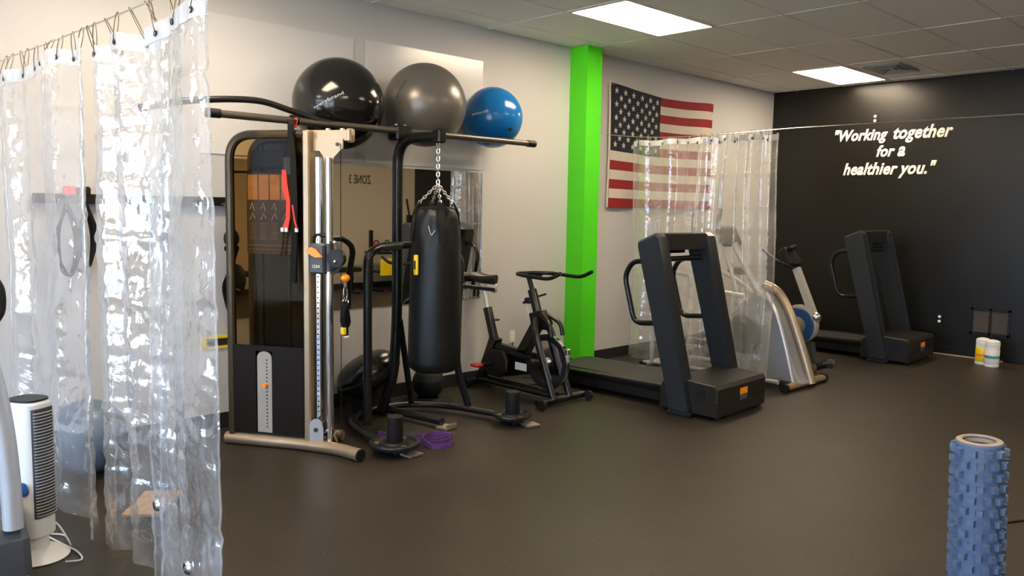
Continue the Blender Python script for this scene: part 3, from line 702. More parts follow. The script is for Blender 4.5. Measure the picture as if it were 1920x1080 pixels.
# ------------------------------------------------------------ spin bike (axis along y, facing the camera side)
def spin_bike():
    t = thing('exercise_bike', 'black indoor cycling bike with heavy flywheel beside the green pillar', 'exercise bike', (4.86, 0, 0))
    T = lambda name, pts, rad, m=M_black, fr=0, n=12, p=t, **k: MB().tube(fillet(pts, fr, 5) if fr else pts, rad, n, **k).build(name, m, p)
    T('rear_stabiliser', [(-.19, 5.40, .045), (.19, 5.40, .045)], .030)
    T('front_stabiliser', [(-.28, 4.44, .045), (.28, 4.44, .045)], .030)
    for x in (-.28, .28): MB().cyl((x-.012, 4.38, .045), (x+.012, 4.38, .045), .040, 16).build('transport_wheel', M_blackr, t)
    for x in (-.19, .19): MB().cyl((x-.025, 5.40, .045), (x+.025, 5.40, .045), .036, 14).build('foot_cap', M_blackr, t)
    T('base_rail', [(-.05, 5.40, .06), (-.05, 4.46, .06)], .022)
    T('base_rail', [(.05, 5.40, .06), (.05, 4.46, .06)], .022)
    MB().prism_x([(5.46, .05), (5.40, .05), (5.20, .44), (5.28, .46)], -.045, .045, bev=.004).build('rear_stay', M_black, t)
    MB().prism_x([(5.30, .42), (5.30, .36), (4.90, .32), (4.66, .34), (4.66, .385), (4.90, .39)], -.028, .028, bev=.004).build('main_beam', M_black, t)
    MB().prism_x([(4.95, .38), (4.86, .36), (4.66, .63), (4.66, .73), (4.72, .73)], -.028, .028, bev=.004).build('down_tube', M_black, t)
    # seat tube, post, saddle
    T('seat_tube', [(0, 5.25, .40), (0, 5.36, .71)], .042)
    T('seat_post', [(0, 5.36, .70), (0, 5.415, .90)], .020, M_zinc)
    MB().cyl((.0, 5.32, .60), (.09, 5.30, .60), .010, 10).build('adjust_knob', M_blackp, t)
    MB().box((-.022, 5.26, .865), (.022, 5.52, .895), bev=.006).build('saddle_slider', M_black, t)
    T('slider_loop', [(0, 5.30, .86), (0, 5.25, .86), (0, 5.25, .93), (0, 5.33, .93)], .009, M_zinc, .015)
    MB().cyl((0, 5.49, .86), (0, 5.49, .80), .012, 10).build('slider_knob', M_blackp, t)
    T('saddle_stem', [(0, 5.40, .89), (0, 5.40, .965)], .022, M_zinc)
    s = MB(); vs = []; fs = []; N = 14
    for i in range(N+1):
        q = i/N; y = 5.52-q*.27; wd = .085*(1-q)**.6*(1 if q < .5 else 1)+.022; wd = .092 if q < .25 else (.088*max(0, 1-(q-.18)/.82)**1.3+.024)
        zt = 1.02-.012*math.sin(q*PI)-.008*q
        for k in range(10):
            a = 2*PI*k/10; vs.append((wd*math.cos(a), y, zt-.025+(.030 if math.sin(a) > 0 else .055)*math.sin(a)))
    for i in range(N):
        for k in range(10): fs.append((i*10+k, i*10+(k+1) % 10, i*10+10+(k+1) % 10, i*10+10+k))
    fs += [tuple(range(10)), tuple(N*10+k for k in reversed(range(10)))]
    s.add(vs, fs).build('saddle', mat('brown_black_saddle', (.016, .010, .007), .45), t, ang=70)
    # head tube and bars
    T('head_tube', [(0, 4.70, .66), (0, 4.80, .92)], .040)
    T('bar_post', [(0, 4.79, .90), (0, 4.845, 1.03)], .022, M_gun)
    MB().cyl((0, 4.76, .86), (.09, 4.72, .885), .009, 8).build('adjust_lever', M_blackp, t)
    MB().box((-.03, 4.80, .80), (.03, 4.87, .85), bev=.01).build('post_clamp', M_blackp, t)
    MB().cyl((0, 4.84, .82), (0, 4.90, .80), .012, 10).build('clamp_knob', M_blackp, t)
    T('handlebar', [(-.19, 4.30, 1.10), (-.19, 4.42, 1.045), (-.19, 4.72, 1.055), (-.10, 4.90, 1.055), (.10, 4.90, 1.055), (.19, 4.72, 1.055), (.19, 4.42, 1.045), (.19, 4.30, 1.10)], .016, M_blackr, .07)
    T('inner_bar', [(-.07, 4.88, 1.06), (-.07, 4.60, 1.075), (.07, 4.60, 1.075), (.07, 4.88, 1.06)], .013, M_blackr, .05)
    MB().box((-.10, 4.76, 1.035), (.10, 4.86, 1.065), bev=.012).build('bar_clamp', M_blackp, t)
    # fork and front legs
    for x in (-.075, .075):
        T('fork_leg', [(x*.5, 4.70, .69), (x*1.3, 4.66, .58), (x*1.3, 4.43, .05)], .030, M_black, .06)
        T('fork_guard', [(x*.4, 4.66, .73), (x*.9, 4.52, .66), (x*.9, 4.50, .56)], .018, M_black, .05)
    MB().prism_x([(4.80, .72), (4.76, .60), (4.60, .60), (4.58, .66), (4.66, .76)], -.04, .04, bev=.006).build('crown', M_black, t)
    # flywheel
    R = Matrix.Translation((0, 4.60, .33)) @ Matrix.Rotation(PI/2, 4, 'Y')
    fwh = MB().lathe([(.03, -.012), (.17, -.010), (.19, -.022), (.228, -.022), (.232, -.016), (.232, .016), (.228, .022), (.19, .022), (.17, .010), (.03, .012)], 56, R, closed=True).build('flywheel', mat('flywheel_black', (.02, .02, .022), .3, metal=.3), t)
    MB().lathe([(.2325, -.016), (.2335, -.015), (.2335, .015), (.2325, .016)], 56, R).build('wheel_rim', M_chrome, fwh)
    MB().lathe([(.001, -.045), (.035, -.04), (.035, .04), (.001, .045)], 20, R).build('hub', M_zinc, fwh)
    MB().box((-.02, 4.36, .42), (.02, 4.40, .47), bev=.006).build('brake_block', M_zinc, t)
    # chain guard
    pts = [(5.24+.115*math.cos(a), .245+.115*math.sin(a)) for a in [PI*.45+PI*k/10*1.1 for k in range(11)]]
    pts = [(y, z) for y, z in pts]
    MB().prism_x([(5.18, .36), (5.29, .34), (5.35, .26), (5.34, .17), (5.27, .12), (5.15, .11), (4.80, .19), (4.58, .24), (4.53, .32), (4.58, .38), (4.66, .385), (5.0, .375)][::-1], .045, .075, bev=.006).build('chain_guard', M_blackp, t)
    MB().prism_x([(5.26, .36), (5.33, .28), (5.33, .18), (5.25, .12), (5.13, .12), (5.03, .18), (5.02, .28), (5.08, .36)][::-1], -.075, -.03, bev=.008).build('crank_cover', M_blackp, t)
    MB().box((-.080, 4.72, .352), (-.074, 5.02, .366)).build('guard_stripe', M_gun, t)
    MB().box((-.0295, 4.82, .215), (-.028, 4.96, .28)).build('guard_label', M_whitep, t)
    for x, s in ((-.10, 1), (.10, -1)):
        cr_ = MB().tube([(x, 5.18, .24), (x, 5.18+s*.15, .24-s*.03)], .011, 8).build('crank_arm', M_gun, t)
        MB().box((x-(.09 if x < 0 else 0), 5.18+s*.15-.045, .225-s*.03), (x+(0 if x < 0 else .09), 5.18+s*.15+.045, .25-s*.03), bev=.006).build('pedal', M_red if x < 0 else M_blackp, cr_)
    T('brake_rod', [(0, 4.86, .78), (0, 4.80, .60)], .004, M_zinc)
    return t
spin_bike()
cd = MB().tube(smooth_path([(5.18, 5.12, .008), (5.24, 4.96, .008), (5.32, 5.02, .008), (5.28, 5.14, .008), (5.20, 5.05, .010), (5.26, 4.90, .008), (5.36, 5.0, .008), (5.37, 5.3, .008), (5.33, 5.50, .008), (5.33, 5.505, .2), (5.33, 5.51, .33)], 6), .004, 6).build('power_cord', M_blackp)
tag(cd, 'thin black cord coiled on the floor behind the exercise bike up to the outlet', 'cord')

# ------------------------------------------------------------ treadmills
def treadmill(loc, rz, label):
    t = thing('treadmill', label, 'treadmill', loc, rz, 'charcoal treadmills facing the open floor')
    W_ = .88
    hood = MB().prism_x([(0.0, .03), (0.0, .245), (.02, .275), (.40, .295), (.50, .24), (.52, .18), (.52, .03)][::-1], .0, W_-.09, bev=.012)
    hd_ = hood.build('motor_hood', M_tred, t, ang=25)
    MB().box((-.002, -.004, .135), (W_-.088, .30, .141)).build('hood_seam', M_blackp, hd_)
    MB().box((.20, .02, .0), (.70, .40, .035), bev=.005).build('under_tray', M_blackp, t)
    MB().box((.36, -.004, .165), (.475, .001, .215)).build('warning_label', M_orange, hd_)
    MB().box((.36, -.004, .12), (.475, .001, .160)).build('label_print', M_placard, hd_)
    MB().box((-.003, .10, .17), (.0005, .18, .235)).build('power_socket', M_blackp, hd_)
    deck = MB().prism_x([(.42, .05), (.42, .17), (1.86, .15), (1.88, .12), (1.88, .05)][::-1], .10, W_-.12, bev=.01).build('deck_frame', M_blackp, t)
    MB().box((.20, .50, .165), (W_-.22, 1.83, .176)).build('running_belt', M_belt, t)
    for x in (.10, W_-.22): MB().prism_x([(.48, .12), (.48, .185), (1.86, .165), (1.87, .12)][::-1], x, x+.10, bev=.006).build('side_rail', M_tred, t)
    for x in (.14, W_-.10): MB().cyl((x-.02, 1.80, .035), (x+.02, 1.80, .035), .035, 14).build('rear_wheel', M_blackr, t)
    for x in (.08, W_-.14): MB().cyl((x, .04, .035), (x+.03, .04, .035), .034, 14).build('front_wheel', M_zinc if x > .5 else M_blackr, t)
    up = mat('upright_satin', (.030, .033, .038), .30, metal=.3)
    for x in (-.06, W_-.20):
        MB().prism_x([(.22, .03), (.38, .03), (.385, .06), (.74, 1.33), (.74, 1.36), (.58, 1.43), (.54, 1.40), (.215, .07)], x, x+.13, bev=.018).build('upright', up, t, ang=25)
        MB().box((x+.01, .20, 0), (x+.12, .42, .04), bev=.01).build('foot_pad', M_blackr, t)
    MB().prism_x([(.545, 1.29), (.72, 1.28), (.74, 1.36), (.58, 1.43), (.56, 1.42)], .06, W_-.19, bev=.006).build('top_beam', M_tred, t)
    MB().prism_x([(.72, 1.25), (.75, 1.25), (.79, 1.36), (.745, 1.375)], .12, W_-.25, bev=.005).build('console', M_blackp, t)
    MB().tube([(.06, .60, 1.215), (W_-.19, .60, 1.215)], .022, 12).build('cross_tube', M_black, t)
    for x in (.02, W_-.15):
        MB().tube(fillet([(x, .58, 1.20), (x, .84, 1.19), (x, .91, 1.06), (x, .80, .68), (x, .60, .70), (x, .42, .72)], [.08, .06, .08, .05], 6), .022, 12).build('handrail', M_black, t)
    return t
treadmill((5.34, 3.27, 0), math.radians(2.0), 'charcoal treadmill on the floor in front of the green pillar')
treadmill((8.985, 3.20, 0), math.radians(1.0), 'dark treadmill in the far corner in front of the black wall')

# ------------------------------------------------------------ elliptical trainer
def elliptical(loc, label):
    t = thing('cross_trainer', label, 'cross trainer', loc, 0)
    T = lambda name, pts, rad, m=M_silver, fr=0, n=12, p=t, **k: MB().tube(fillet(pts, fr, 5) if fr else pts, rad, n, **k).build(name, m, p)
    T('front_foot', [(-.36, 0, .04), (.38, 0, .04)], .040, M_champ, sq=(.8, 1))
    for x in (-.37, .39): MB().cyl((x-.02, 0, .04), (x+.02, 0, .04), .042, 14).build('foot_cap', M_blackp, t)
    T('rear_foot', [(-.45, 1.52, .04), (.38, 1.52, .04)], .034)
    for x in (-.44, .37): MB().cyl((x-.02, 1.52, .035), (x+.02, 1.52, .035), .038, 14).build('foot_cap', M_blackp, t)
    T('side_rail', [(-.30, .1, .07), (-.30, 1.50, .05)], .024)
    T('side_rail', [(.24, .1, .07), (.24, 1.50, .05)], .024)
    T('foot_arm', [(-.40, .25, .06), (-.25, .60, .07)], .022, M_blackp)
    MB().prism_x([(-.04, .05), (.0, .10), (.12, .40), (.24, .68), (.36, .83), (.45, .87), (.60, .76), (.86, .45), (.92, .10), (.90, .05)][::-1], -.15, .12, bev=.02).build('shroud', mat('shroud_grey', (.26, .27, .29), .35, metal=.2), t, ang=30)
    T('front_spine', smooth_path([(.06, -.045, .03), (.06, .03, .25), (.06, .12, .48), (.06, .22, .70), (.06, .34, .86), (.06, .48, .92)], 5), .042, M_champ, n=14)
    T('side_arch', smooth_path([(-.16, .03, .06), (-.16, .12, .38), (-.16, .22, .66), (-.16, .34, .86)], 5), .022, M_silver)
    T('mast', [(-.02, .50, .85), (-.02, .78, 1.30)], .034, M_silver)
    cs = MB().box((-.16, -.03, -.09), (.16, .03, .11), M=Matrix.Translation((-.02, .84, 1.36)) @ Matrix.Rotation(-.5, 4, 'X'), bev=.02).build('console', M_dkgrey, t)
    for x in (-.24, .22):
        T('moving_arm', [(x, .75, .45), (x, .92, .95), (x, 1.08, 1.30)], .018, M_silver, .2)
        T('grip', [(x, 1.08, 1.30), (x, 1.12, 1.45), (x, 1.10, 1.64)], .020, M_blackr, .1)
        T('pedal_arm', [(x, .70, .42), (x, 1.42, .20)], .024, M_silver)
        MB().box((x-.07, .92, .30), (x+.07, 1.28, .35), bev=.015).build('pedal', M_dkgrey, t)
        T('link_arm', [(x, .72, .48), (x, .98, .34)], .018, M_blackp)
    for x in (-.32, .30):
        T('rear_handrail', [(x, 1.50, .05), (x, 1.49, .98), (x, 1.10, 1.00), (x, .80, .85), (x+(.24 if x < 0 else -.20), .62, .80)], .024, M_silver, .12)
    MB().lathe([(.001, -.02), (.17, -.018), (.19, 0), (.17, .018), (.001, .02)], 32, Matrix.Translation((-.17, .55, .45)) @ Matrix.Rotation(PI/2, 4, 'Y')).build('crank_disc', M_dkgrey, t)
    return t
elliptical((7.09, 3.43, 0), 'silver cross trainer behind the far clear curtain, with tan curved front spine')

# ------------------------------------------------------------ upright bike with blue disc
t = thing('exercise_bike', 'white and grey exercise bike with round blue disc between cross trainer and far treadmill', 'exercise bike', (8.02, 0, 0))
T = lambda name, pts, rad, m=M_white, fr=0, n=12, p=t, **k: MB().tube(fillet(pts, fr, 5) if fr else pts, rad, n, **k).build(name, m, p)
T('front_foot', [(-.22, 3.76, .04), (.22, 3.76, .04)], .036, M_blackp)
for x in (-.21, .21): MB().cyl((x-.03, 3.71, .045), (x+.03, 3.71, .045), .044, 16).build('transport_wheel', M_zinc, t)
T('rear_foot', [(-.22, 4.90, .04), (.22, 4.90, .04)], .036, M_blackp)
T('base_beam', [(0, 3.76, .06), (0, 4.88, .06)], .034, M_dkgrey)
bwh = mat('warm_white_shell', (.42, .39, .33), .35)
MB().prism_x([(3.97+.205*math.cos(a*PI/12), .45+.205*math.sin(a*PI/12)) for a in range(24)], -.05, .05, bev=.015).build('drive_shell', bwh, t)
MB().prism_x([(3.80, .28), (3.76, .06), (4.10, .06), (4.10, .30)][::-1], -.035, .035, bev=.008).build('leg_shell', M_dkgrey, t)
dsc = MB().lathe([(.10, .0), (.18, .0), (.185, .010), (.18, .022), (.10, .022)], 36, Matrix.Translation((-.052, 3.96, .44)) @ Matrix.Rotation(-PI/2, 4, 'Y'), closed=True).build('blue_disc', M_blue, t)
MB().lathe([(.001, 0), (.10, 0), (.095, .015), (.03, .02), (.001, .03)], 24, Matrix.Translation((-.052, 3.96, .44)) @ Matrix.Rotation(-PI/2, 4, 'Y')).build('disc_centre', M_zinc, dsc)
T('crank_arm', [(-.09, 3.96, .44), (-.09, 4.06, .33)], .013, M_zinc)
MB().box((-.19, 4.03, .31), (-.09, 4.11, .335), bev=.005).build('pedal', M_blackp, t)
MB().prism_x([(3.75, .50), (3.84, .52), (4.06, 1.02), (4.00, 1.05)], -.035, .035, bev=.008).build('front_arm', mat('pale_arm', (.40, .39, .36), .4), t)
MB().sphere((0, 3.79, .54), .055, 16, 10).build('arm_joint', M_zinc, t)
MB().box((-.12, -.045, -.09), (.12, .045, .12), M=Matrix.Translation((0, 4.10, 1.13)) @ Matrix.Rotation(-.6, 4, 'X'), bev=.02).build('console', M_blackp, t)
MB().box((-.06, -.05, .10), (.06, .03, .14), M=Matrix.Translation((0, 4.06, 1.13)) @ Matrix.Rotation(-.4, 4, 'X'), bev=.01).build('console_cap', M_gun, t)
T('handlebar', [(-.20, 4.32, 1.22), (-.22, 4.12, 1.10), (-.08, 4.04, 1.05), (.08, 4.04, 1.05), (.22, 4.12, 1.10), (.20, 4.32, 1.22)], .014, M_gun, .06)
T('frame_beam', [(0, 4.05, .40), (0, 4.60, .46)], .045, bwh)
T('seat_post', [(0, 4.58, .44), (0, 4.68, .92)], .024, M_zinc)
MB().sphere((0, 4.70, .96), .12, 20, 10, (1, 1.1, .35)).build('saddle', M_blackp, t)
T('seat_stay', [(0, 4.60, .45), (0, 4.86, .07)], .028, M_dkgrey)

# ------------------------------------------------------------ clear vinyl curtains
def sheet(name, x0, y0, y1, ztop, zbot, m, seed, amp=.05, waves=5, crease=.27, ny=120, nz=170, crink=.010, label='', group=None, hem=.055, sagf=None, botf=None, flat_end=None):
    """hanging sheet in a plane of constant x, running along y; folds push it along x"""
    rnd = random.Random(seed); ph = [rnd.uniform(0, 6.28) for _ in range(6)]; cz = []
    z = zbot+rnd.uniform(.10, .2)
    while z < ztop-.1: cz.append(z); z += crease*rnd.uniform(.85, 1.15)
    W_ = y1-y0
    def pt(i, j):
        s = i/ny; q = j/nz; zt = ztop+(sagf(s) if sagf else 0); zb = zbot+(botf(s) if botf else 0); z = zb+(zt-zb)*q
        e = .55+.45*(1-q)
        fold = amp*(math.sin(s*waves*2*PI+ph[0])*.6+math.sin(s*waves*3.3+ph[1]+q*.8)*.5+.22*math.sin(s*waves*11+ph[2]+.6*q))
        fold = max(-amp, min(amp, fold*1.5))
        x = x0+fold*(.75+.25*e)
        v = Vector((s*W_*7+seed*9, z*6, seed)); n1 = noise.noise(v); n2 = noise.noise(v*2.7+Vector((3, 1, 7)))
        ridged = (1-abs(n2)*2.2)
        x += crink*(n1*1.3+ridged*.55)+crink*.35*noise.noise(v*6.5)
        for c in cz:
            d = abs(z-c)/.02
            if d < 3: x += .007*math.exp(-d*d)*math.copysign(1, math.sin(c*37))
            d2 = abs(z-c)/crease
            x += .006*max(0, 1-d2*1.6)*math.sin(c*51)
        y = y0+W_*s+.018*math.sin(q*5+s*4+ph[3])+crink*.8*n1
        return (x, y, z)
    t = thing(name, label, 'curtain', (0, 0, 0), 0, group)
    vs = []; fs = []
    for i in range(ny+1):
        for j in range(nz+1): vs.append(pt(i, j))
    for i in range(ny):
        for j in range(nz):
            a = i*(nz+1)+j; b_ = a+nz+1; fs.append((a, b_, b_+1, a+1))
    MB().add(vs, fs).build('vinyl_sheet', m, t, ang=180)
    # doubled welded hem along the top
    hv = []; hf = []; nh = 4
    j0 = int(nz*(1-hem/(ztop-zbot)))
    for side in (-.0035, .0035):
        for i in range(ny+1):
            for k in range(nh+1):
                p = pt(i, j0+(nz-j0)*k/nh); hv.append((p[0]+side, p[1], p[2]+.001*k/nh))
    n1 = (ny+1)*(nh+1)
    for lay in (0, n1):
        for i in range(ny):
            for k in range(nh):
                a = lay+i*(nh+1)+k; b_ = a+nh+1; hf.append((a, b_, b_+1, a+1))
    for i in range(ny):
        a = i*(nh+1)+nh; hf.append((a, a+nh+1, n1+a+nh+1, n1+a)); a = i*(nh+1); hf.append((a, n1+a, n1+a+nh+1, a+nh+1))
    MB().add(hv, hf).build('hem', M_hem, t, ang=60)
    # edge seams as thin welded cords
    for i in (0, ny): MB().tube([pt(i, j) for j in range(0, nz+1, 3)], .004, 6).build('edge_seam', M_pvc, t)
    return t, pt, ny, nz
def rings(t, pt, ny, nz, wx, wz, count, rad=.028):
    for k in range(count):
        i = int((k+.5)/count*ny); p = pt(i, nz-2); y = p[1]; zt = wz(y)
        zb = p[2]-.012; cz = (zt+.012+zb)/2; hr = (zt+.012-zb)/2; tilt = random.uniform(-.012, .012)
        MB().tube([(wx+(p[0]-wx)*(.5-.5*math.sin(a*PI/8))+.014*math.cos(a*PI/8), y+tilt*math.sin(a*PI/8)+.020*math.cos(a*PI/8), cz+hr*math.sin(a*PI/8)) for a in range(16)], .0021, 6, closed=True).build('curtain_ring', M_brass, t)
        MB().lathe([(.006, -.006), (.012, -.006), (.012, .006), (.006, .006)], 12, Matrix.Translation((p[0], y, zb+.0)) @ Matrix.Rotation(PI/2, 4, 'Y'), closed=True).build('grommet', M_gun, t)

CX = 1.17
wz1 = lambda y: 2.345+.06*((y-2.2)/3.3)**2
wire1 = MB().tube([(CX, y, wz1(y)) for y in [RY+.002+(WY-RY-.004)*k/40 for k in range(41)]], .0035, 8).build('curtain_wire', M_zinc)
tag(wire1, 'thin steel wire across the room carrying the near clear curtains', 'wire')
C1 = [('near clear vinyl curtain strip with eyelet at its foot, rightmost at the curtain end', 2.66, 3.30, 2.275, .035, 11, .040, 1.2, 4),
      ('near clear vinyl curtain strip with gathered narrow foot, middle of the three', 3.20, 4.02, 2.275, .03, 23, .050, 2.2, 6),
      ('near clear vinyl curtain nearest the white wall, behind the tower fan', 3.95, 5.44, 2.30, .04, 37, .040, 3.4, 10)]
for k, (lb, y0, y1, zt, zb, sd_, am, wv, rc) in enumerate(C1):
    t_, pt, ny, nz = sheet('vinyl_curtain', CX+(.0, .035, -.02)[k], y0, y1, zt, zb, M_pvc, sd_, amp=am, waves=wv, crink=.008, label=lb, group='near clear curtains', sagf=lambda s, k=k: .012*math.cos(s*(9, 14, 24)[k]), ny=(110, 120, 190)[k])
    rings(t_, pt, ny, nz, CX, wz1, rc)
    if k == 0:
        for i, j in ((38, 18), (104, 26)):
            p = pt(i, j); MB().lathe([(.010, -.008), (.020, -.010), (.028, 0), (.020, .010), (.010, .008)], 20, Matrix.Translation(p) @ Matrix.Rotation(PI/2, 4, 'Y'), closed=True).build('eyelet', M_chrome, t_)
C2X = 6.65
def wz2(y):
    if y < 3.5: return 2.335+.002*(y-1.7)
    return 2.338-.055*math.sin(PI*min(1, (y-3.5)/2.0))*0.3+.09*max(0, (y-4.5))**2*.6
wire2 = MB().tube([(C2X, y, wz2(y)) for y in [RY+.002+(WY-RY-.004)*k/60 for k in range(61)]], .0042, 8).build('curtain_wire', M_zinc)
tag(wire2, 'thin steel wire crossing in front of the black wall, carrying the far curtains', 'wire')
t_, pt, ny, nz = sheet('vinyl_curtain', C2X, 4.30, 5.16, 2.305, .10, M_pvc2, 51, amp=.035, waves=3, crease=.30, crink=.003, label='far clear vinyl curtain hanging flat in front of the flag', group='far clear curtains', hem=.04, sagf=lambda s: .006*math.cos(s*14))
rings(t_, pt, ny, nz, C2X, wz2, 6)
t_, pt, ny, nz = sheet('vinyl_curtain', C2X+.02, 3.58, 4.42, 2.30, .10, M_pvc2, 67, amp=.070, waves=6, crease=.30, crink=.004, label='far clear vinyl curtain bunched beside the black wall corner', group='far clear curtains', hem=.04, ny=170, sagf=lambda s: .010*math.cos(s*30))
rings(t_, pt, ny, nz, C2X, wz2, 14)

wire3 = MB().tube([(C2X, 1.15, 2.337), (8.4, 1.15, 2.32), (BX-.002, 1.15, 2.337)], .0035, 8).build('curtain_wire', M_zinc)
tag(wire3, 'thin steel wire parallel to the white wall, seen only in the mirror', 'wire')
t_, pt, ny, nz = sheet('vinyl_curtain', -1.15, 8.15, 8.95, 2.28, .08, M_pvc2, 83, amp=.06, waves=6, crease=.30, crink=.005, label='clear vinyl curtain out of frame on the right, seen in the mirror', hem=.04, ny=130)
rings(t_, pt, ny, nz, -1.15, lambda y: 2.32, 10)
t_.rotation_euler = (0, 0, -PI/2)

# ------------------------------------------------------------ left: wall rail, bands, ball, board
t = thing('wall_rail', 'black wall mounted storage rail with hooks on the white wall behind the curtain', 'rail', (0, 0, 0))
MB().box((1.30, WY-.05, 1.585), (2.55, WY-.001, 1.645), bev=.006).build('rail_bar', M_blackp, t)
for x in (1.42, 1.55, 1.75, 2.0, 2.25, 2.46): MB().tube([(x, WY-.05, 1.60), (x, WY-.09, 1.59), (x, WY-.11, 1.61)], .007, 6).build('rail_hook', M_zinc, t)
def hang(x, z1, label, m, loops=2, wd=.05, cat='resistance band', depth=.09):
    t = thing('hanging_band', label, cat, (x, WY-depth, 0), 0, 'bands hanging on the wall rail')
    for k in range(loops):
        o = .012*k
        MB().tube(smooth_path([(0, -o, 1.585), (-wd-o, -o, 1.40-.02*k), (-wd*.8, -o, z1+.05), (0, -o, z1), (wd*.8, -o, z1+.06), (wd+o, -o, 1.40), (0, -o, 1.585)], 5), .010, 6).build('band_loop', m, t)
hang(1.46, 1.15, 'bunch of black bands on the rail hooks behind the curtain, far left', M_web, 4, .045)
hang(1.57, 1.20, 'black band with dark loops on the rail, second from the left', M_web, 3, .03)
hang(2.0, 1.25, 'slate coloured band on the rail behind the curtain middle', M_slate, 2, .04)
t = thing('head_guard', 'red and black padded gear clipped at the top of the wall rail', 'gear', (1.52, WY-.09, 1.63))
MB().box((-.07, -.04, .0), (-.005, .03, .06), bev=.01).build('red_pad', M_red, t); MB().box((.01, -.04, .0), (.075, .03, .06), bev=.01).build('black_pad', M_blackp, t)
t = thing('carry_bag', 'black gear bag with strap hanging on the wall left of the cable machine', 'bag', (2.50, WY-.10, 0))
MB().tube([(-.02, 0, 1.58), (-.03, 0, 1.45), (-.01, 0, 1.36)], .012, 8).build('bag_loop', M_web, t)
MB().sphere((-.0, 0, 1.36), .055, 16, 10, (1, .8, 1.2)).build('pouch', M_blackp, t)
MB().box((-.05, -.02, 1.27), (.05, .02, 1.31), bev=.01).build('clip', M_web, t)
MB().ribbon(smooth_path([(.03, 0, 1.28), (-.02, 0, 1.12), (-.055, 0, 1.02), (-.03, 0, .88), (.0, 0, .80)], 5), .035, (1, 0, 0), .006).build('bag_strap', M_web, t)
MB().sphere((.03, 0, 1.07), .07, 16, 10, (1, .7, 1.6)).build('bag_body', M_blackp, t)
MB().tube([(-.02, -.05, 1.02), (.03, -.06, 1.0)], .006, 6).build('buckle', M_champ, t)
t = thing('wall_sign', 'thin yellow and black strip sign low on the white wall beside the cable machine', 'sign', (2.45, WY, .625))
MB().box((-.14, -.012, -.045), (.08, 0, .045)).build('sign_plate', M_yellow, t)
MB().box((-.10, -.014, -.025), (.06, -.012, .025)).build('sign_band', M_textd, t)
t = thing('exercise_ball', 'slate blue stability ball on the floor behind the near curtain', 'exercise ball', (1.44, 5.08, .22))
MB().sphere((0, 0, 0), .22, 40, 24).build('ball_shell', M_slate, t)
MB().sphere((0, 0, .218), .015, 10, 6, (1, 1, .4)).build('valve', M_blackp, t)
t = thing('step_board', 'small tan wooden board on the floor behind the curtain', 'board', (1.50, 4.22, 0), .9)
MB().box((-.17, -.10, .03), (.17, .10, .05), bev=.005).build('board_top', M_mat_t, t)
for x in (-.13, .11): MB().box((x, -.09, 0), (x+.02, .09, .03)).build('board_foot', M_blackr, t)

# ------------------------------------------------------------ tower fan
fan = thing('tower_fan', 'white tower fan with grey louvred front standing before the near curtain', 'fan', (.90, 4.02, 0), math.radians(28))
body = []
for k in range(24):
    a = 2*PI*k/24; body.append((.075*math.copysign(abs(math.cos(a))**.7, math.cos(a)), .085*math.copysign(abs(math.sin(a))**.7, math.sin(a))))
MB().prism(body, .10, .72, bev=.012).build('fan_body', M_white, fan)
MB().prism([(x*.9, y*.9) for x, y in body], .72, .728).build('top_panel', M_blackp, fan)
me = MB().tube([(.055*math.sin(a), -.075-.022*math.cos(a), 0) for a in [(-1.25+2.5*q/8) for q in range(9)]], .0028, 5).mesh('louvre', mat('louvre_grey', (.35, .34, .33), .5))
MB().prism([(-.055, -.075), (.055, -.075), (.045, -.088), (0, -.094), (-.045, -.088)], .20, .69).build('grille_recess', M_dkgrey, fan)
for k in range(34):
    o = bpy.data.objects.new('louvre', me); C.objects.link(o); o.parent = fan; o.location = (0, -.002, .21+k*.014)
MB().lathe([(.13, 0), (.135, .006), (.11, .022), (.06, .05), (.055, .11), (.04, .12)], 32, Matrix.Diagonal((1, 1.15, 1, 1))).build('fan_foot', M_white, fan)
MB().lathe([(.001, 0), (.032, 0), (.030, .006), (.001, .008)], 20, Matrix.Translation((-.073, -.035, .335)) @ Matrix.Rotation(-PI/2, 4, 'Y')).build('control_dial', M_blue, fan)
cdw = MB().tube(smooth_path([(.95, 4.08, .17), (1.00, 4.02, .12), (1.03, 3.98, .05), (1.05, 4.02, .008), (1.06, 4.16, .008), (1.00, 4.22, .008), (1.02, 4.08, .008), (1.05, 3.93, .008), (1.04, 3.82, .008), (.98, 3.84, .008)], 6), .004, 6).build('fan_cord', M_white)
tag(cdw, 'white power cord looped on the floor right of the tower fan', 'cord')

# ------------------------------------------------------------ machine cut by the left edge
t = thing('cross_trainer', 'silver and black cross trainer cut by the left edge of the photo', 'cross trainer', (.52, 3.45, 0))
MB().box((-.35, -.05, .0), (.24, .65, .06), bev=.02).build('base_foot', M_silver, t)
MB().prism_x([(-.07, .20), (-.05, .32), (.05, .38), (.60, .36), (.68, .28), (.68, .06), (-.04, .06)][::-1], -.28, .235, bev=.03).build('drive_housing', M_dkgrey, t, ang=25)
MB().prism_x([(-.085, .08), (-.085, .17), (-.05, .185), (-.04, .08)][::-1], -.26, .22, bev=.01).build('silver_band', M_champ, t)
MB().tube(smooth_path([(.185, -.01, .36), (.18, -.01, .55), (.165, -.01, .76), (.135, -.01, .96), (.09, -.01, 1.12), (.02, .0, 1.26)], 6), .036, 16).build('side_tube', M_silver, t)
MB().tube(smooth_path([(.10, .35, .36), (.09, .32, .62), (.05, .26, .9), (.0, .2, 1.15)], 6), .030, 14).build('inner_tube', M_silver, t)
MB().tube(smooth_path([(.02, 0, 1.26), (-.04, .05, 1.34), (-.06, .1, 1.42)], 4), .034, 14).build('tube_end', M_silver, t)
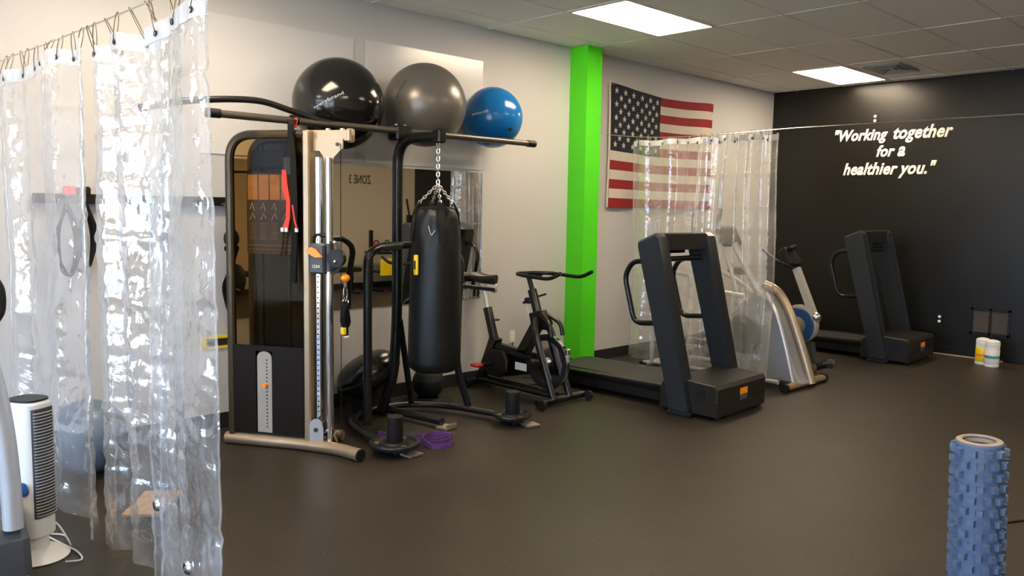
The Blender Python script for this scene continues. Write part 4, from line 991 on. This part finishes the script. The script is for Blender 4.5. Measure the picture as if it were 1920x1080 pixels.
MB().tube(smooth_path([(.145, -.02, 1.16), (.165, -.02, 1.20), (.165, -.02, 1.27), (.14, -.02, 1.32)], 5), .024, 12).build('grip', M_blackr, t)
MB().tube([(.10, -.01, 1.14), (.15, -.02, 1.18)], .014, 10).build('grip_stem', M_blackp, t)

# ------------------------------------------------------------ foam roller
RXY = Vector((3.164, .836))
t = thing('foam_roller', 'tall blue knobbed foam roller standing upright on the floor at the right', 'foam roller', (RXY.x, RXY.y, .003), .35)
t.rotation_euler = (Matrix.Rotation(math.radians(2.8), 3, (-.56, -.83, 0)) @ Matrix.Rotation(.35, 3, 'Z')).to_euler()
RH, RR = .815, .077
MB().lathe([(.052, 0), (RR-.003, 0), (RR, .004), (RR, RH-.006), (RR-.005, RH), (.052, RH)], 48, closed=True).build('roller_core', M_roller, t)
MB().lathe([(.050, RH-.02), (.053, RH+.001), (RR-.004, RH+.001), (RR-.010, RH+.004), (.056, RH+.004)], 48, closed=True).build('end_ring', M_roller_in, t)
kb = MB(); q0 = (.0115, .0135)
kb.add([(0, -.0125, -.0135), (0, .0125, -.0135), (0, .0125, .0135), (0, -.0125, .0135), (.0165, -.0095, -.0105), (.0165, .0095, -.0105), (.0165, .0095, .0105), (.0165, -.0095, .0105)], [(4, 5, 6, 7), (0, 1, 5, 4), (1, 2, 6, 5), (2, 3, 7, 6), (3, 0, 4, 7)])
me = kb.mesh('foam_knob', M_roller, smooth=False)
rows = 20; cnt = 0
for rw in range(rows):
    z = RH-.030-rw*.0415
    for k in range(11):
        a = 2*PI*(k+(rw % 2)*.5)/11
        o = bpy.data.objects.new('foam_knob', me); C.objects.link(o); o.parent = t
        o.location = ((RR-.001)*math.cos(a), (RR-.001)*math.sin(a), z); o.rotation_euler = (0, 0, a)
cdr = MB().tube(smooth_path([(4.02, 1.10, .006), (4.35, 1.12, .006), (4.62, 1.18, .006), (4.80, 1.12, .006), (5.0, 1.02, .006), (5.4, .98, .006), (5.9, 1.0, .006)], 6), .006, 8).build('floor_cord', M_blackr)
tag(cdr, 'black cord lying on the floor to the right of the foam roller', 'cord')

# ------------------------------------------------------------ opposite side of the room (seen in the mirror)
t = thing('weight_rack', 'black steel weight rack with yellow back panel seen in the mirror', 'weight rack', (9.15, -1.85, 0))
for x in (-.45, .45):
    MB().box((x-.03, -.35, 0), (x+.03, .35, .05)).build('rack_foot', M_black, t); MB().box((x-.03, -.06, .05), (x+.03, .0, 1.15)).build('rack_post', M_black, t)
for z in (.35, .70): MB().box((-.45, -.25, z), (.45, .20, z+.04)).build('rack_shelf', M_black, t)
MB().box((-.40, .205, .30), (.40, .225, .62)).build('yellow_panel', M_yellow, t)
for (x, y, z, m, lb) in ((8.80, -1.85, .79, M_red, 'red kettlebell'), (9.05, -1.85, .79, M_blackr, 'black kettlebell, nearer the red one'), (9.30, -1.85, .79, mat('green_rubber', (.08, .35, .03), .5), 'green kettlebell'), (9.5, -1.85, .79, M_slate, 'slate kettlebell')):
    k_ = thing('kettlebell', lb+' on the top shelf of the weight rack', 'kettlebell', (x, y, z-.05))
    MB().sphere((0, 0, .085), .085, 24, 14).build('bell', m, k_); MB().tube([(.05*math.cos(a*PI/8)*1.1, 0, .155+.06*math.sin(a*PI/8)) for a in range(9)], .012, 8).build('handle', M_blackr, k_)
t = thing('squat_post', 'tall black rowing frame upright standing beside the weight rack in the mirror', 'rack', (9.2, -1.35, 0))
MB().box((-.25, -.25, 0), (.25, .25, .04)).build('post_base', M_black, t); MB().box((-.04, -.04, .04), (.04, .04, 1.45)).build('post_column', M_black, t)
MB().tube([(0, 0, 1.45), (-.06, 0, 1.75)], .02, 8).build('post_grip', M_blackp, t)
MB().box((-.18, -.12, 1.0), (.18, .02, 1.12), bev=.02).build('post_pad', M_blackp, t)
MB().cyl((0, .05, .5), (0, .12, .5), .27, 32).build('fan_housing', M_blackp, t)
for i, (x, m, lb) in enumerate(((7.7, M_blackr, 'black weight bench by the opposite wall, nearer the rack'), (6.2, M_blackr, 'black weight bench by the opposite wall, nearer the windows'))):
    t = thing('weight_bench', lb, 'bench', (x, -1.7, 0))
    MB().box((-.6, -.15, .40), (.6, .15, .48), bev=.02).build('bench_pad', m, t)
    for q in (-.45, .45): MB().box((q-.03, -.25, 0), (q+.03, .25, .04)).box((q-.03, -.03, .04), (q+.03, .03, .40)).build('bench_leg', M_black, t)
